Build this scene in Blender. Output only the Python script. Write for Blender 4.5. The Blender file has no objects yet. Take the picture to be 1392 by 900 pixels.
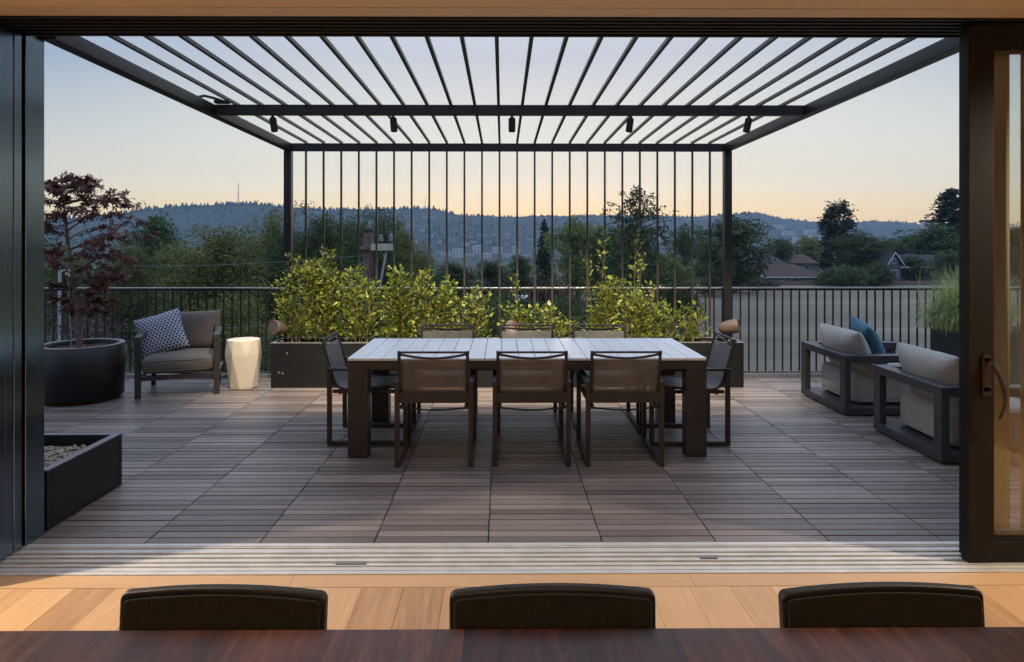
import bpy, math, random
import numpy as np
from mathutils import Vector, Matrix
R = math.radians
rnd = random.Random(7)
S = bpy.context.scene
C = S.collection

# ------------------------------------------------------------------ helpers
class MB:
    """collects faces, then links them as ONE mesh object"""
    def __init__(s): s.v = []; s.f = []; s.sm = []
    def add(s, vs, fs, smooth=False):
        o = len(s.v); s.v.extend([tuple(p) for p in vs])
        for f in fs: s.f.append(tuple(i + o for i in f)); s.sm.append(smooth)
    def box(s, x0, x1, y0, y1, z0, z1):
        s.add([(x0,y0,z0),(x1,y0,z0),(x1,y1,z0),(x0,y1,z0),(x0,y0,z1),(x1,y0,z1),(x1,y1,z1),(x0,y1,z1)],
              [(0,3,2,1),(4,5,6,7),(0,1,5,4),(1,2,6,5),(2,3,7,6),(3,0,4,7)]); return s
    def bar(s, p, q, w, h, up=(0,0,1)):
        p = Vector(p); q = Vector(q); d = (q-p).normalized(); u = Vector(up)
        if abs(d.dot(u)) > .98: u = Vector((0,1,0))
        r = d.cross(u).normalized(); u = r.cross(d).normalized()
        vs = []
        for c in (p, q):
            for a, b in ((-1,-1),(1,-1),(1,1),(-1,1)): vs.append(c + r*(a*w/2) + u*(b*h/2))
        s.add(vs, [(0,1,2,3),(7,6,5,4),(0,4,5,1),(1,5,6,2),(2,6,7,3),(3,7,4,0)]); return s
    def tube(s, pts, r, n=8, cap=True, smooth=True):
        pts = [Vector(p) for p in pts]; m = len(pts)
        rs = r if isinstance(r, (list, tuple)) else [r]*m
        vs = []; ref = None
        for i, p in enumerate(pts):
            t = (pts[min(i+1,m-1)] - pts[max(i-1,0)]).normalized()
            if ref is None:
                ref = Vector((0,0,1)) if abs(t.z) < .9 else Vector((1,0,0))
            a = t.cross(ref).normalized(); b = a.cross(t).normalized(); ref = b
            for k in range(n):
                th = 2*math.pi*k/n
                vs.append(p + (a*math.cos(th) + b*math.sin(th))*rs[i])
        fs = [(i*n+k, i*n+(k+1)%n, (i+1)*n+(k+1)%n, (i+1)*n+k) for i in range(m-1) for k in range(n)]
        s.add(vs, fs, smooth)
        if cap:
            s.add(vs[:n], [tuple(range(n))[::-1]]); s.add(vs[-n:], [tuple(range(n))])
        return s
    def lathe(s, prof, n=32, c=(0,0,0), smooth=True, closed=False):
        vs = []
        for (r, z) in prof:
            for k in range(n):
                th = 2*math.pi*k/n
                vs.append((c[0]+r*math.cos(th), c[1]+r*math.sin(th), c[2]+z))
        m = len(prof)
        fs = [(i*n+k, i*n+(k+1)%n, (i+1)*n+(k+1)%n, (i+1)*n+k) for i in range(m-1) for k in range(n)]
        s.add(vs, fs, smooth); return s
    def poly(s, pts): s.add(pts, [tuple(range(len(pts)))]); return s
    def prism(s, pts, d):
        """polygon pts pushed along d"""
        n = len(pts); d = Vector(d)
        a = [Vector(p) for p in pts]; b = [p + d for p in a]
        s.add(a+b, [tuple(range(n))[::-1], tuple(range(n,2*n))] + [(i,(i+1)%n,n+(i+1)%n,n+i) for i in range(n)]); return s
    def xform(s, M):
        s.v = [tuple(M @ Vector(p)) for p in s.v]; return s
    def build(s, name, mat, parent=None, bevel=0, world=False):
        me = bpy.data.meshes.new(name)
        v = s.v
        if world and parent is not None:
            l = parent.location; v = [(p[0]-l.x, p[1]-l.y, p[2]-l.z) for p in v]
        me.from_pydata(v, [], s.f)
        if any(s.sm): me.polygons.foreach_set('use_smooth', s.sm)
        me.materials.append(mat)
        o = bpy.data.objects.new(name, me); C.objects.link(o)
        if parent is not None: o.parent = parent
        if bevel:
            m = o.modifiers.new('bevel', 'BEVEL'); m.width = bevel; m.segments = 2; m.limit_method = 'ANGLE'; m.angle_limit = R(40)
        return o

def quads_mesh(name, P, mat, parent=None, nv=4):
    """P: array (n, nv, 3) -> n separate faces, one mesh"""
    P = np.asarray(P, dtype=np.float32); n = P.shape[0]
    me = bpy.data.meshes.new(name)
    me.vertices.add(n*nv); me.vertices.foreach_set('co', P.reshape(-1))
    me.loops.add(n*nv); me.loops.foreach_set('vertex_index', np.arange(n*nv, dtype=np.int32))
    me.polygons.add(n); me.polygons.foreach_set('loop_start', np.arange(0, n*nv, nv, dtype=np.int32))
    me.update(calc_edges=True); me.validate()
    me.materials.append(mat)
    o = bpy.data.objects.new(name, me); C.objects.link(o)
    if parent is not None: o.parent = parent
    return o

def tag(o, label=None, cat=None, group=None, kind=None):
    if label: o['label'] = label
    if cat: o['category'] = cat
    if group: o['group'] = group
    if kind: o['kind'] = kind
    return o

def empty(name, loc, label, cat, group=None, rz=0):
    o = bpy.data.objects.new(name, None); C.objects.link(o)
    o.location = loc; o.rotation_euler = (0,0,rz); o.empty_display_size = .1
    return tag(o, label, cat, group)

def struct(name, mb, mat, bevel=0):
    return tag(mb.build(name, mat, None, bevel), kind='structure')

def copy_tree(o, parent=None):
    c = o.copy(); C.objects.link(c)
    if parent is not None: c.parent = parent
    for ch in list(o.children): copy_tree(ch, c)
    return c

# ------------------------------------------------------------------ materials
def new_mat(name):
    m = bpy.data.materials.new(name); m.use_nodes = True
    nt = m.node_tree; b = nt.nodes['Principled BSDF']
    return m, nt, b
def N(nt, t, **kw):
    n = nt.nodes.new(t)
    for k, v in kw.items(): setattr(n, k, v)
    return n
def L(nt, a, b): nt.links.new(a, b)
def ramp(nt, stops, fac=None):
    r = N(nt, 'ShaderNodeValToRGB'); e = r.color_ramp.elements
    while len(e) < len(stops): e.new(.5)
    for i, (p, c) in enumerate(stops):
        e[i].position = p; e[i].color = (*c, 1)
    if fac is not None: L(nt, fac, r.inputs[0])
    return r
def noise(nt, scale, detail=4, rough=.55, vec=None, dist=0):
    n = N(nt, 'ShaderNodeTexNoise'); n.inputs['Scale'].default_value = scale; n.inputs['Detail'].default_value = detail
    n.inputs['Roughness'].default_value = rough; n.inputs['Distortion'].default_value = dist
    if vec is not None: L(nt, vec, n.inputs['Vector'])
    return n
def mapping(nt, scale=(1,1,1), kind='Object', rot=(0,0,0)):
    t = N(nt, 'ShaderNodeTexCoord'); m = N(nt, 'ShaderNodeMapping'); m.inputs['Scale'].default_value = scale
    m.inputs['Rotation'].default_value = rot
    L(nt, t.outputs[kind], m.inputs[0]); return m
def bump(nt, b, h, strength=.3, dist=.01):
    bp = N(nt, 'ShaderNodeBump'); bp.inputs['Strength'].default_value = strength; bp.inputs['Distance'].default_value = dist
    L(nt, h, bp.inputs['Height']); L(nt, bp.outputs[0], b.inputs['Normal'])
def mixc(nt, a, b, fac, mode='MIX'):
    m = N(nt, 'ShaderNodeMix', data_type='RGBA', blend_type=mode)
    for i, x in ((6, a), (7, b), (0, fac)):
        if isinstance(x, (int, float)): m.inputs[i].default_value = x
        elif isinstance(x, tuple): m.inputs[i].default_value = (*x, 1)
        else: L(nt, x, m.inputs[i])
    return m.outputs[2]
def math_(nt, op, a, b=0.0, c=0.0):
    m = N(nt, 'ShaderNodeMath', operation=op)
    for i, x in enumerate((a, b, c)):
        if isinstance(x, (int, float)): m.inputs[i].default_value = x
        else: L(nt, x, m.inputs[i])
    return m.outputs[0]

def paint(name, col, rough=.45, var=.15, scale=6, metal=0, bmp=0, spec=.5):
    m, nt, b = new_mat(name)
    mp = mapping(nt); n = noise(nt, scale, 5, .6, mp.outputs[0])
    lo = tuple(c*(1-var) for c in col); hi = tuple(min(1, c*(1+var)) for c in col)
    r = ramp(nt, [(.3, lo), (.7, hi)], n.outputs[0])
    L(nt, r.outputs[0], b.inputs['Base Color'])
    n2 = noise(nt, scale*9, 3, .6, mp.outputs[0])
    rr = N(nt, 'ShaderNodeMapRange'); rr.inputs[3].default_value = max(.02, rough-.08); rr.inputs[4].default_value = rough+.1
    L(nt, n2.outputs[0], rr.inputs[0]); L(nt, rr.outputs[0], b.inputs['Roughness'])
    b.inputs['Metallic'].default_value = metal
    b.inputs['Specular IOR Level'].default_value = spec
    if bmp: bump(nt, b, n2.outputs[0], bmp, .004)
    return m

def wood(name, cols, along='X', grain=(1.2, 26, 26), rough=.5, knots=None, tone=.5, bmp=.15, spec=.5):
    """boards that are mesh islands: a tone per board, grain along the board"""
    m, nt, b = new_mat(name)
    sc = grain if along == 'X' else (grain[1], grain[0], grain[2])
    tc = N(nt, 'ShaderNodeTexCoord'); geo = N(nt, 'ShaderNodeNewGeometry')
    off = N(nt, 'ShaderNodeVectorMath', operation='ADD')
    cmb = N(nt, 'ShaderNodeCombineXYZ')
    k = math_(nt, 'MULTIPLY', geo.outputs['Random Per Island'], 37.0)
    L(nt, k, cmb.inputs[0]); L(nt, k, cmb.inputs[1]); L(nt, k, cmb.inputs[2])
    L(nt, tc.outputs['Object'], off.inputs[0]); L(nt, cmb.outputs[0], off.inputs[1])
    mp = N(nt, 'ShaderNodeMapping'); mp.inputs['Scale'].default_value = sc; L(nt, off.outputs[0], mp.inputs[0])
    n1 = noise(nt, 1.0, 6, .65, mp.outputs[0], 1.2)
    f = math_(nt, 'ADD', math_(nt, 'MULTIPLY', n1.outputs[0], 1-tone), math_(nt, 'MULTIPLY', geo.outputs['Random Per Island'], tone))
    r = ramp(nt, cols, f)
    col = r.outputs[0]
    if knots:
        mp2 = N(nt, 'ShaderNodeMapping'); mp2.inputs['Scale'].default_value = (5, 2.6, 5) if along == 'Y' else (2.6, 5, 5)
        L(nt, off.outputs[0], mp2.inputs[0])
        v = N(nt, 'ShaderNodeTexVoronoi'); v.inputs['Scale'].default_value = 1.0; L(nt, mp2.outputs[0], v.inputs['Vector'])
        kr = ramp(nt, [(0, (1,1,1)), (.07, (.7,.7,.7)), (.13, (0,0,0))], v.outputs['Distance'])
        sel = math_(nt, 'GREATER_THAN', N_sep(nt, v.outputs['Color']), .25)
        col = mixc(nt, col, knots, math_(nt, 'MULTIPLY', kr.outputs[0], sel))
    if name == 'weathered_hardwood':
        w1 = noise(nt, .9, 5, .6, tc.outputs['Object']); wr_ = ramp(nt, [(.3,(.74,.72,.71)),(.5,(1,1,1)),(.72,(1.16,1.15,1.14))], w1.outputs[0])
        w2 = noise(nt, 14, 4, .7, tc.outputs['Object']); wr2 = ramp(nt, [(.28,(.80,.79,.78)),(.42,(1,1,1))], w2.outputs[0])
        col = mixc(nt, mixc(nt, col, wr_.outputs[0], 1.0, 'MULTIPLY'), wr2.outputs[0], 1.0, 'MULTIPLY')
    L(nt, col, b.inputs['Base Color'])
    n3 = noise(nt, 3.0, 4, .6, mp.outputs[0])
    rr = N(nt, 'ShaderNodeMapRange'); rr.inputs[3].default_value = rough-.1; rr.inputs[4].default_value = rough+.14
    L(nt, n3.outputs[0], rr.inputs[0]); L(nt, rr.outputs[0], b.inputs['Roughness'])
    b.inputs['Specular IOR Level'].default_value = spec
    bump(nt, b, n1.outputs[0], bmp, .003)
    return m
def N_sep(nt, c):
    s = N(nt, 'ShaderNodeSeparateColor'); L(nt, c, s.inputs[0]); return s.outputs[0]

def fabric(name, col, col2, scale=420, rough=.9):
    m, nt, b = new_mat(name)
    mp = mapping(nt)
    n = noise(nt, scale, 2, .6, mp.outputs[0]); n2 = noise(nt, 5, 4, .6, mp.outputs[0])
    mp3 = mapping(nt, (scale*.5, scale*.5, scale*.12)); n3 = noise(nt, 1, 3, .6, mp3.outputs[0])
    f = math_(nt, 'ADD', math_(nt, 'MULTIPLY', n.outputs[0], .4), math_(nt, 'ADD', math_(nt, 'MULTIPLY', n2.outputs[0], .25), math_(nt, 'MULTIPLY', n3.outputs[0], .35)))
    r = ramp(nt, [(.3, col), (.7, col2)], f)
    L(nt, r.outputs[0], b.inputs['Base Color']); b.inputs['Roughness'].default_value = rough
    b.inputs['Sheen Weight'].default_value = .15
    b.inputs['Specular IOR Level'].default_value = .2
    bump(nt, b, f, .35, .003)
    return m

def leaf_mat(name, stops, trans=.35, rough=.5, objvar=.0, spec=.4):
    m, nt, b = new_mat(name)
    geo = N(nt, 'ShaderNodeNewGeometry')
    tc = N(nt, 'ShaderNodeTexCoord'); n = noise(nt, 1.1, 3, .6, tc.outputs['Object'])
    f = math_(nt, 'ADD', math_(nt, 'MULTIPLY', geo.outputs['Random Per Island'], .6), math_(nt, 'MULTIPLY', n.outputs[0], .4))
    r = ramp(nt, stops, f); col = r.outputs[0]
    if objvar:
        oi = N(nt, 'ShaderNodeObjectInfo'); h = N(nt, 'ShaderNodeHueSaturation')
        L(nt, math_(nt, 'ADD', math_(nt, 'MULTIPLY', oi.outputs['Random'], objvar), .5-objvar/2), h.inputs['Hue'])
        L(nt, math_(nt, 'ADD', math_(nt, 'MULTIPLY', oi.outputs['Random'], .5), .75), h.inputs['Value'])
        L(nt, col, h.inputs['Color']); col = h.outputs[0]
    L(nt, col, b.inputs['Base Color']); b.inputs['Roughness'].default_value = rough
    b.inputs['Specular IOR Level'].default_value = spec
    if trans:
        t = N(nt, 'ShaderNodeBsdfTranslucent'); L(nt, col, t.inputs[0])
        mx = N(nt, 'ShaderNodeMixShader'); mx.inputs[0].default_value = trans
        L(nt, b.outputs[0], mx.inputs[1]); L(nt, t.outputs[0], mx.inputs[2])
        L(nt, mx.outputs[0], nt.nodes['Material Output'].inputs[0])
    return m

M = {}
M['deck'] = wood('weathered_hardwood', [(.12,(.062,.045,.040)),(.38,(.138,.107,.096)),(.6,(.205,.164,.148)),(.86,(.33,.275,.25))], 'X', (2.2, 60, 60), .40, tone=.42, bmp=.25, spec=.6)
M['oak'] = wood('oak_floor', [(.2,(.30,.165,.075)),(.42,(.50,.295,.140)),(.62,(.60,.37,.185)),(.85,(.70,.45,.24))], 'Y', (1.6, 30, 30), .42, knots=(.12,.075,.05), tone=.40, bmp=.06)
M['oak_x'] = wood('oak_border', [(.1,(.40,.235,.115)),(.5,(.54,.33,.165)),(1,(.62,.40,.21))], 'X', (1.6, 34, 34), .42, tone=.2, bmp=.06)
M['walnut'] = wood('walnut_top', [(.28,(.010,.005,.004)),(.45,(.036,.014,.010)),(.6,(.070,.027,.018)),(.78,(.15,.064,.042))], 'Y', (2.6, 26, 26), .32, tone=.24, bmp=.05, spec=.5)
M['metal'] = paint('black_bronze_metal', (.010,.010,.011), .36, .25, 5)
M['pergmetal'] = paint('charcoal_steel', (.014,.015,.017), .38, .2, 5)
M['furn'] = paint('bronze_furniture_metal', (.036,.031,.030), .42, .18, 8)
M['furn_grey'] = paint('slate_furniture_metal', (.034,.036,.046), .42, .15, 8)
M['planter'] = paint('black_planter', (.005,.005,.006), .45, .25, 4)
M['planter_rim'] = paint('grey_planter_rim', (.16,.165,.18), .35, .12, 8)
M['doorframe'] = paint('dark_door_metal', (.005,.004,.0035), .5, .2, 4, spec=.25)
M['anodised'] = paint('anodised_door_metal', (.19,.25,.29), .2, .03, .8, metal=1)
M['cap'] = paint('kerb_and_rail_highlight', (.30,.31,.33), .28, .1, 4, metal=.6)  # kerb metal; on the top rail its paleness stands in for reflected sky
M['tabletop'] = paint('pale_grey_tabletop', (.84,.83,.81), .30, .06, 6)
M['sling_edge'] = paint('sling_hem', (.10,.095,.095), .6, .1, 20)
M['alu'] = paint('aluminium_track', (.62,.60,.57), .38, .12, 7, metal=.35)
M['ceiling'] = paint('wood_ceiling', (.66,.54,.38), .55, .05, 3)
M['plaster'] = paint('warm_white_plaster', (.72,.67,.58), .8, .04, 3)
M['facade'] = paint('dark_siding', (.05,.05,.052), .6, .2, 3)
M['stucco'] = paint('terrace_wall', (.28,.26,.24), .8, .15, 2)
M['soil'] = paint('bark_mulch', (.075,.040,.024), .95, .6, 60, bmp=.8)
M['stool'] = paint('cream_ceramic', (.70,.63,.51), .42, .07, 4)
M['speaker'] = paint('bronze_speaker', (.12,.085,.064), .42, .1, 12)
M['grille'] = paint('speaker_grille', (.045,.04,.037), .6, .3, 300)
M['bolt'] = paint('steel_bolt', (.5,.5,.5), .3, .1, 20, metal=.7)
M['bark'] = paint('tree_bark', (.085,.065,.050), .9, .4, 14, bmp=.6)
M['maplebark'] = paint('maple_bark', (.20,.14,.10), .85, .35, 18, bmp=.5)
M['pole'] = paint('weathered_pole_wood', (.16,.115,.095), .9, .35, 9, bmp=.6)
M['crossarm'] = paint('pale_crossarm_wood', (.50,.44,.36), .85, .2, 12)
M['insul'] = paint('grey_porcelain', (.20,.22,.24), .2, .1, 10)
M['galv'] = paint('galvanised_steel', (.42,.44,.46), .45, .1, 8, metal=.3)
M['wire'] = paint('cable_sheath', (.10,.14,.14), .6, .1, 5)
M['fab_taupe'] = fabric('taupe_weave', (.062,.053,.048), (.155,.132,.117), 200)
M['fab_oat'] = fabric('oatmeal_weave', (.21,.20,.185), (.44,.425,.39), 200)
M['fab_teal'] = fabric('teal_weave', (.018,.085,.125), (.045,.155,.205), 240)
M['fab_seat'] = fabric('charcoal_upholstery', (.010,.009,.007), (.045,.038,.027), 500)
M['black_leather'] = paint('black_leather', (.004,.004,.004), .5, .3, 30, bmp=.1)
M['curtain'] = paint('sheer_curtain', (.24,.20,.14), .9, .05, 3)
M['pebble'] = paint('tan_pebbles', (.34,.29,.23), .8, .35, 30)

def sling_mat():
    m, nt, b = new_mat('sling_mesh')
    mp = mapping(nt, (1,1,1)); n = noise(nt, 700, 2, .5, mp.outputs[0]); n2 = noise(nt, 7, 3, .5, mp.outputs[0])
    f = math_(nt, 'ADD', math_(nt, 'MULTIPLY', n.outputs[0], .5), math_(nt, 'MULTIPLY', n2.outputs[0], .5))
    r = ramp(nt, [(.3,(.165,.155,.15)), (.7,(.27,.255,.25))], f)
    L(nt, r.outputs[0], b.inputs['Base Color']); b.inputs['Roughness'].default_value = .55
    t = N(nt, 'ShaderNodeBsdfTransparent'); mx = N(nt, 'ShaderNodeMixShader'); mx.inputs[0].default_value = .74
    L(nt, t.outputs[0], mx.inputs[1]); L(nt, b.outputs[0], mx.inputs[2])
    L(nt, mx.outputs[0], nt.nodes['Material Output'].inputs[0]); return m
M['sling'] = sling_mat()

def glass_mat():
    m, nt, b = new_mat('door_glass')
    g = N(nt, 'ShaderNodeBsdfGlossy'); g.inputs['Roughness'].default_value = .01
    t = N(nt, 'ShaderNodeBsdfTransparent'); t.inputs[0].default_value = (.96,.975,.965,1)
    fr = N(nt, 'ShaderNodeFresnel'); fr.inputs[0].default_value = 1.45
    mx = N(nt, 'ShaderNodeMixShader'); L(nt, fr.outputs[0], mx.inputs[0]); L(nt, t.outputs[0], mx.inputs[1]); L(nt, g.outputs[0], mx.inputs[2])
    L(nt, mx.outputs[0], nt.nodes['Material Output'].inputs[0]); return m
M['glass'] = glass_mat()

def window_mat():
    m, nt, b = new_mat('house_glass'); b.inputs['Base Color'].default_value = (.03,.04,.05,1); b.inputs['Roughness'].default_value = .08; return m
M['pane'] = window_mat()

def pattern_mat():
    m, nt, b = new_mat('navy_white_weave')
    tc = N(nt, 'ShaderNodeTexCoord'); s = N(nt, 'ShaderNodeSeparateXYZ'); L(nt, tc.outputs['Object'], s.inputs[0])
    u = math_(nt, 'MULTIPLY', s.outputs[0], 27.0); v = math_(nt, 'MULTIPLY', s.outputs[1], 34.0)
    tri = math_(nt, 'PINGPONG', v, .5)
    u2 = math_(nt, 'ADD', u, math_(nt, 'MULTIPLY', math_(nt, 'FLOOR', v), .5))
    fu = math_(nt, 'FRACT', u2); fv = math_(nt, 'FRACT', v)
    a = math_(nt, 'GREATER_THAN', math_(nt, 'ABSOLUTE', math_(nt, 'SUBTRACT', fu, .5)), math_(nt, 'ADD', .18, math_(nt, 'MULTIPLY', fv, .34)))
    bb = math_(nt, 'GREATER_THAN', fv, .84)
    f = math_(nt, 'MAXIMUM', a, bb)
    n = noise(nt, 300, 2, .5, tc.outputs['Object'])
    col = mixc(nt, (.018,.028,.072), (.50,.53,.58), f)
    col = mixc(nt, col, (.2,.2,.25), math_(nt, 'MULTIPLY', n.outputs[0], .25))
    L(nt, col, b.inputs['Base Color']); b.inputs['Roughness'].default_value = .9
    bump(nt, b, n.outputs[0], .3, .002); return m
M['pattern'] = pattern_mat()

def emit_mat(name, col, st):
    m, nt, b = new_mat(name); b.inputs['Base Color'].default_value = (.6,.6,.6,1)
    b.inputs['Emission Color'].default_value = (*col,1); b.inputs['Emission Strength'].default_value = st; return m
M['lamp_on'] = emit_mat('lamp_lens', (1,.78,.5), 6)
M['globe'] = paint('white_globe', (.75,.78,.78), .3, .03, 5)

M['laurel'] = leaf_mat('laurel_leaf', [(.15,(0.041,0.071,0.010)),(.42,(0.108,0.155,0.020)),(.62,(0.234,0.265,0.040)),(.85,(0.414,0.406,0.094))], .35, .36, 0, .5)
M['laurel_stem'] = paint('green_stem', (.13,.10,.04), .7, .3, 30)
M['maple'] = leaf_mat('maple_leaf', [(.15,(0.035,0.011,0.014)),(.5,(0.096,0.020,0.021)),(.8,(0.200,0.038,0.028)),(1,(0.320,0.072,0.040))], .3, .5)
M['plum'] = leaf_mat('plum_leaf', [(.15,(0.030,0.018,0.030)),(.6,(0.075,0.039,0.060)),(1,(0.165,0.090,0.128))], .25, .5)
M['fol_dark'] = leaf_mat('dark_foliage', [(.15,(0.022,0.046,0.013)),(.5,(0.048,0.083,0.020)),(.9,(0.108,0.149,0.036))], .2, .55, .05)
M['fol_mid'] = leaf_mat('mid_foliage', [(.15,(0.049,0.079,0.015)),(.5,(0.113,0.155,0.028)),(.9,(0.234,0.274,0.054))], .25, .55, .05)
M['fol_olive'] = leaf_mat('olive_foliage', [(.15,(0.069,0.088,0.020)),(.5,(0.146,0.167,0.037)),(.9,(0.277,0.282,0.072))], .25, .55, .04)
M['fol_con'] = leaf_mat('conifer_foliage', [(.15,(0.012,0.026,0.013)),(.5,(0.025,0.045,0.020)),(.9,(0.053,0.075,0.032))], .05, .6, .03)
M['fol_red'] = leaf_mat('russet_foliage', [(.15,(.03,.02,.013)),(.5,(.07,.045,.03)),(.9,(.12,.08,.055))], .2, .55)
M['grassblade'] = leaf_mat('fountain_grass', [(.1,(0.135,0.180,0.056)),(.5,(0.360,0.420,0.154)),(.9,(0.750,0.780,0.392))], .3, .5)

def ground_mat():
    m, nt, b = new_mat('ground_cover'); tc = N(nt, 'ShaderNodeTexCoord')
    n = noise(nt, .05, 6, .6, tc.outputs['Object']); n2 = noise(nt, 1.5, 4, .6, tc.outputs['Object'])
    f = math_(nt, 'ADD', math_(nt, 'MULTIPLY', n.outputs[0], .5), math_(nt, 'MULTIPLY', n2.outputs[0], .5))
    r = ramp(nt, [(.3,(.018,.026,.012)),(.55,(.035,.045,.022)),(.75,(.06,.06,.035))], f)
    L(nt, r.outputs[0], b.inputs['Base Color']); b.inputs['Roughness'].default_value = .95; return m
M['ground'] = ground_mat()
def field_mat():
    m, nt, b = new_mat('dry_grass'); mp = mapping(nt, (.012,.20,1))
    n = noise(nt, 1.0, 6, .6, mp.outputs[0]); mp2 = mapping(nt, (1.6,3.4,1)); n2 = noise(nt, 1, 5, .7, mp2.outputs[0])
    mp3 = mapping(nt, (.05,.05,1)); n3 = noise(nt, 1, 3, .6, mp3.outputs[0])
    f = math_(nt, 'ADD', math_(nt, 'MULTIPLY', n.outputs[0], .4), math_(nt, 'ADD', math_(nt, 'MULTIPLY', n2.outputs[0], .4), math_(nt, 'MULTIPLY', n3.outputs[0], .2)))
    r = ramp(nt, [(.36,(.078,.070,.047)),(.45,(.125,.103,.075)),(.55,(.165,.134,.100)),(.64,(.25,.205,.155))], f)
    L(nt, r.outputs[0], b.inputs['Base Color']); b.inputs['Roughness'].default_value = .95
    bump(nt, b, n2.outputs[0], .6, .1); return m
M['field'] = field_mat()
def hill_mat():
    m, nt, b = new_mat('wooded_hillside'); tc = N(nt, 'ShaderNodeTexCoord')
    n = noise(nt, .006, 6, .65, tc.outputs['Object']); n2 = noise(nt, .07, 4, .7, tc.outputs['Object'])
    f = math_(nt, 'ADD', math_(nt, 'MULTIPLY', n.outputs[0], .55), math_(nt, 'MULTIPLY', n2.outputs[0], .45))
    r = ramp(nt, [(.36,(.010,.018,.012)),(.48,(.022,.034,.020)),(.58,(.036,.046,.03)),(.70,(.075,.075,.06))], f)
    L(nt, r.outputs[0], b.inputs['Base Color']); b.inputs['Roughness'].default_value = 1; return m
M['hill'] = hill_mat()

# ------------------------------------------------------------------ camera and the place's frame
HC, F, HX, HY = 1.605, 928.0, 683.0, 329.0     # eye height; photograph's focal length and vanishing point, used to read off distances
cam = bpy.data.cameras.new('camera'); co = bpy.data.objects.new('camera', cam); C.objects.link(co); S.camera = co
cam.sensor_width = 36; cam.lens = 24.0; cam.shift_x = .0047; cam.shift_y = -.0869
co.location = (0,0,HC); co.rotation_euler = (R(90), 0, R(-.4)); cam.clip_start = .05; cam.clip_end = 9000
def at(x, y, Y):
    """world point at depth Y seen at photo pixel (x, y)"""
    return Vector(((x-HX)/F*Y, Y, HC-(y-HY)/F*Y))

# ------------------------------------------------------------------ terrace deck and room
DX0, DX1, DY0, DY1 = -6.176, 6.634, 3.644, 8.20
mb = MB()
x0s = [-1.906 + .61*k for k in range(-7, 14)]
pitch = .0763
row = 0; y = DY0
while y < DY1 - .05:
    for x0 in x0s:
        jz = rnd.uniform(-.0012, .0012)
        g0, g1 = rnd.uniform(.0035,.006), rnd.uniform(.0035,.006); mb.box(x0+.0035+rnd.uniform(-.0015,.0015), x0+.61-.0035+rnd.uniform(-.0015,.0015), y+g0, y+pitch-g1, -.022, jz)
    y += pitch; row += 1
    if row % 8 == 0: y += .0015
deck = struct('deck', mb, M['deck'])
deck_end = y
struct('terrace_slab', MB().box(-6.3, 6.75, 3.63, deck_end+.06, -.6, -.026), M['planter'])
struct('building_base', MB().box(-6.28, 6.73, -6, deck_end+.04, -6.3, -.61), M['stucco'])
# interior floor: planks run away from the camera, border board along the threshold
mb = MB(); x = -5.4
while x < 5.6:
    y = -5.0 - rnd.uniform(0, 1.4)
    while y < 3.176:
        ln = rnd.uniform(1.2, 2.3); y1 = min(y+ln, 3.176)
        if 3.176 - y1 < .35: y1 = 3.176
        mb.box(x+.0008, x+.1892, max(y,-5)+.0008, y1-.0008, -.02, 0); y = y1
    x += .19
struct('floor', mb, M['oak'])
mb = MB(); x = -5.4
for x1 in (-3.2, -1.0, .9, 2.9, 5.6):
    mb.box(x+.0008, x1-.0008, 3.178, 3.293, -.02, 0.001); x = x1
struct('floor_border', mb, M['oak_x'])
struct('subfloor', MB().box(-5.5, 5.7, -5.1, 3.6, -.6, -.022), M['planter'])
# threshold tracks
mb = MB(); mb.box(-5.2, 5.4, 3.296, 3.642, -.021, -.010)
for (a, b, z) in ((3.296,3.326,.006),(3.336,3.342,.004),(3.352,3.378,-.001),(3.384,3.392,.004),(3.402,3.424,-.003),(3.432,3.440,.004),(3.452,3.474,-.002),
                  (3.480,3.488,.005),(3.500,3.524,-.003),(3.530,3.538,.004),(3.550,3.580,-.001),(3.586,3.594,.004),(3.606,3.640,.003)):
    mb.box(-5.2, 5.4, a, b, -.012, z)
struct('threshold', mb, M['alu'], .0015)
# drain slots, the small dark plates on the track
mb = MB().box(-.83,-.68,3.404,3.422,-.0025,.0035); mb.box(1.005,1.09,3.452,3.472,-.0015,.0045)
struct('track_drain_cover', mb, M['planter_rim'])
# ceiling and room shell
mb = MB(); y = 3.262
mb.box(-5.4, 5.6, 3.226, 3.346, 2.708, 2.80)
struct('ceiling_trim', mb, paint('trim_wood', (.60,.51,.40), .5, .05, 3), .003)
struct('ceiling', MB().box(-5.4, 5.6, -5, 3.222, 2.712, 2.85), M['ceiling'])
mb = MB().box(-5.4,-2.51,3.10,3.25,0,2.706); mb.box(-5.5,-5.4,-5,3.6,0,2.9); struct('wall_left_room', mb, M['plaster'])
struct('wall_right_room', MB().box(5.6,5.7,-5,3.6,0,2.9), M['plaster'])
struct('wall_behind', MB().box(-5.5,5.7,-5.1,-5,0,2.9), M['plaster'])
# header with sliding tracks, seen from below
mb = MB().box(-5.4,5.6,3.35,3.66,2.716,3.25)
for a in (3.352,3.405,3.46,3.515,3.57,3.632):
    mb.box(-5.4,5.6,a,a+.018,2.700,2.716)
struct('door_header', mb, M['metal'], .002)
mb = MB().box(-6.3,-2.51,3.612,3.76,0,3.25); mb.box(5.35,6.75,3.612,3.76,0,3.25); mb.box(-2.51,5.35,3.662,3.74,2.735,3.25)
struct('wall_facade', mb, M['anodised'], .003)
struct('roof', MB().box(-6.3,6.75,-5.1,3.78,3.252,3.4), M['facade'])

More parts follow.
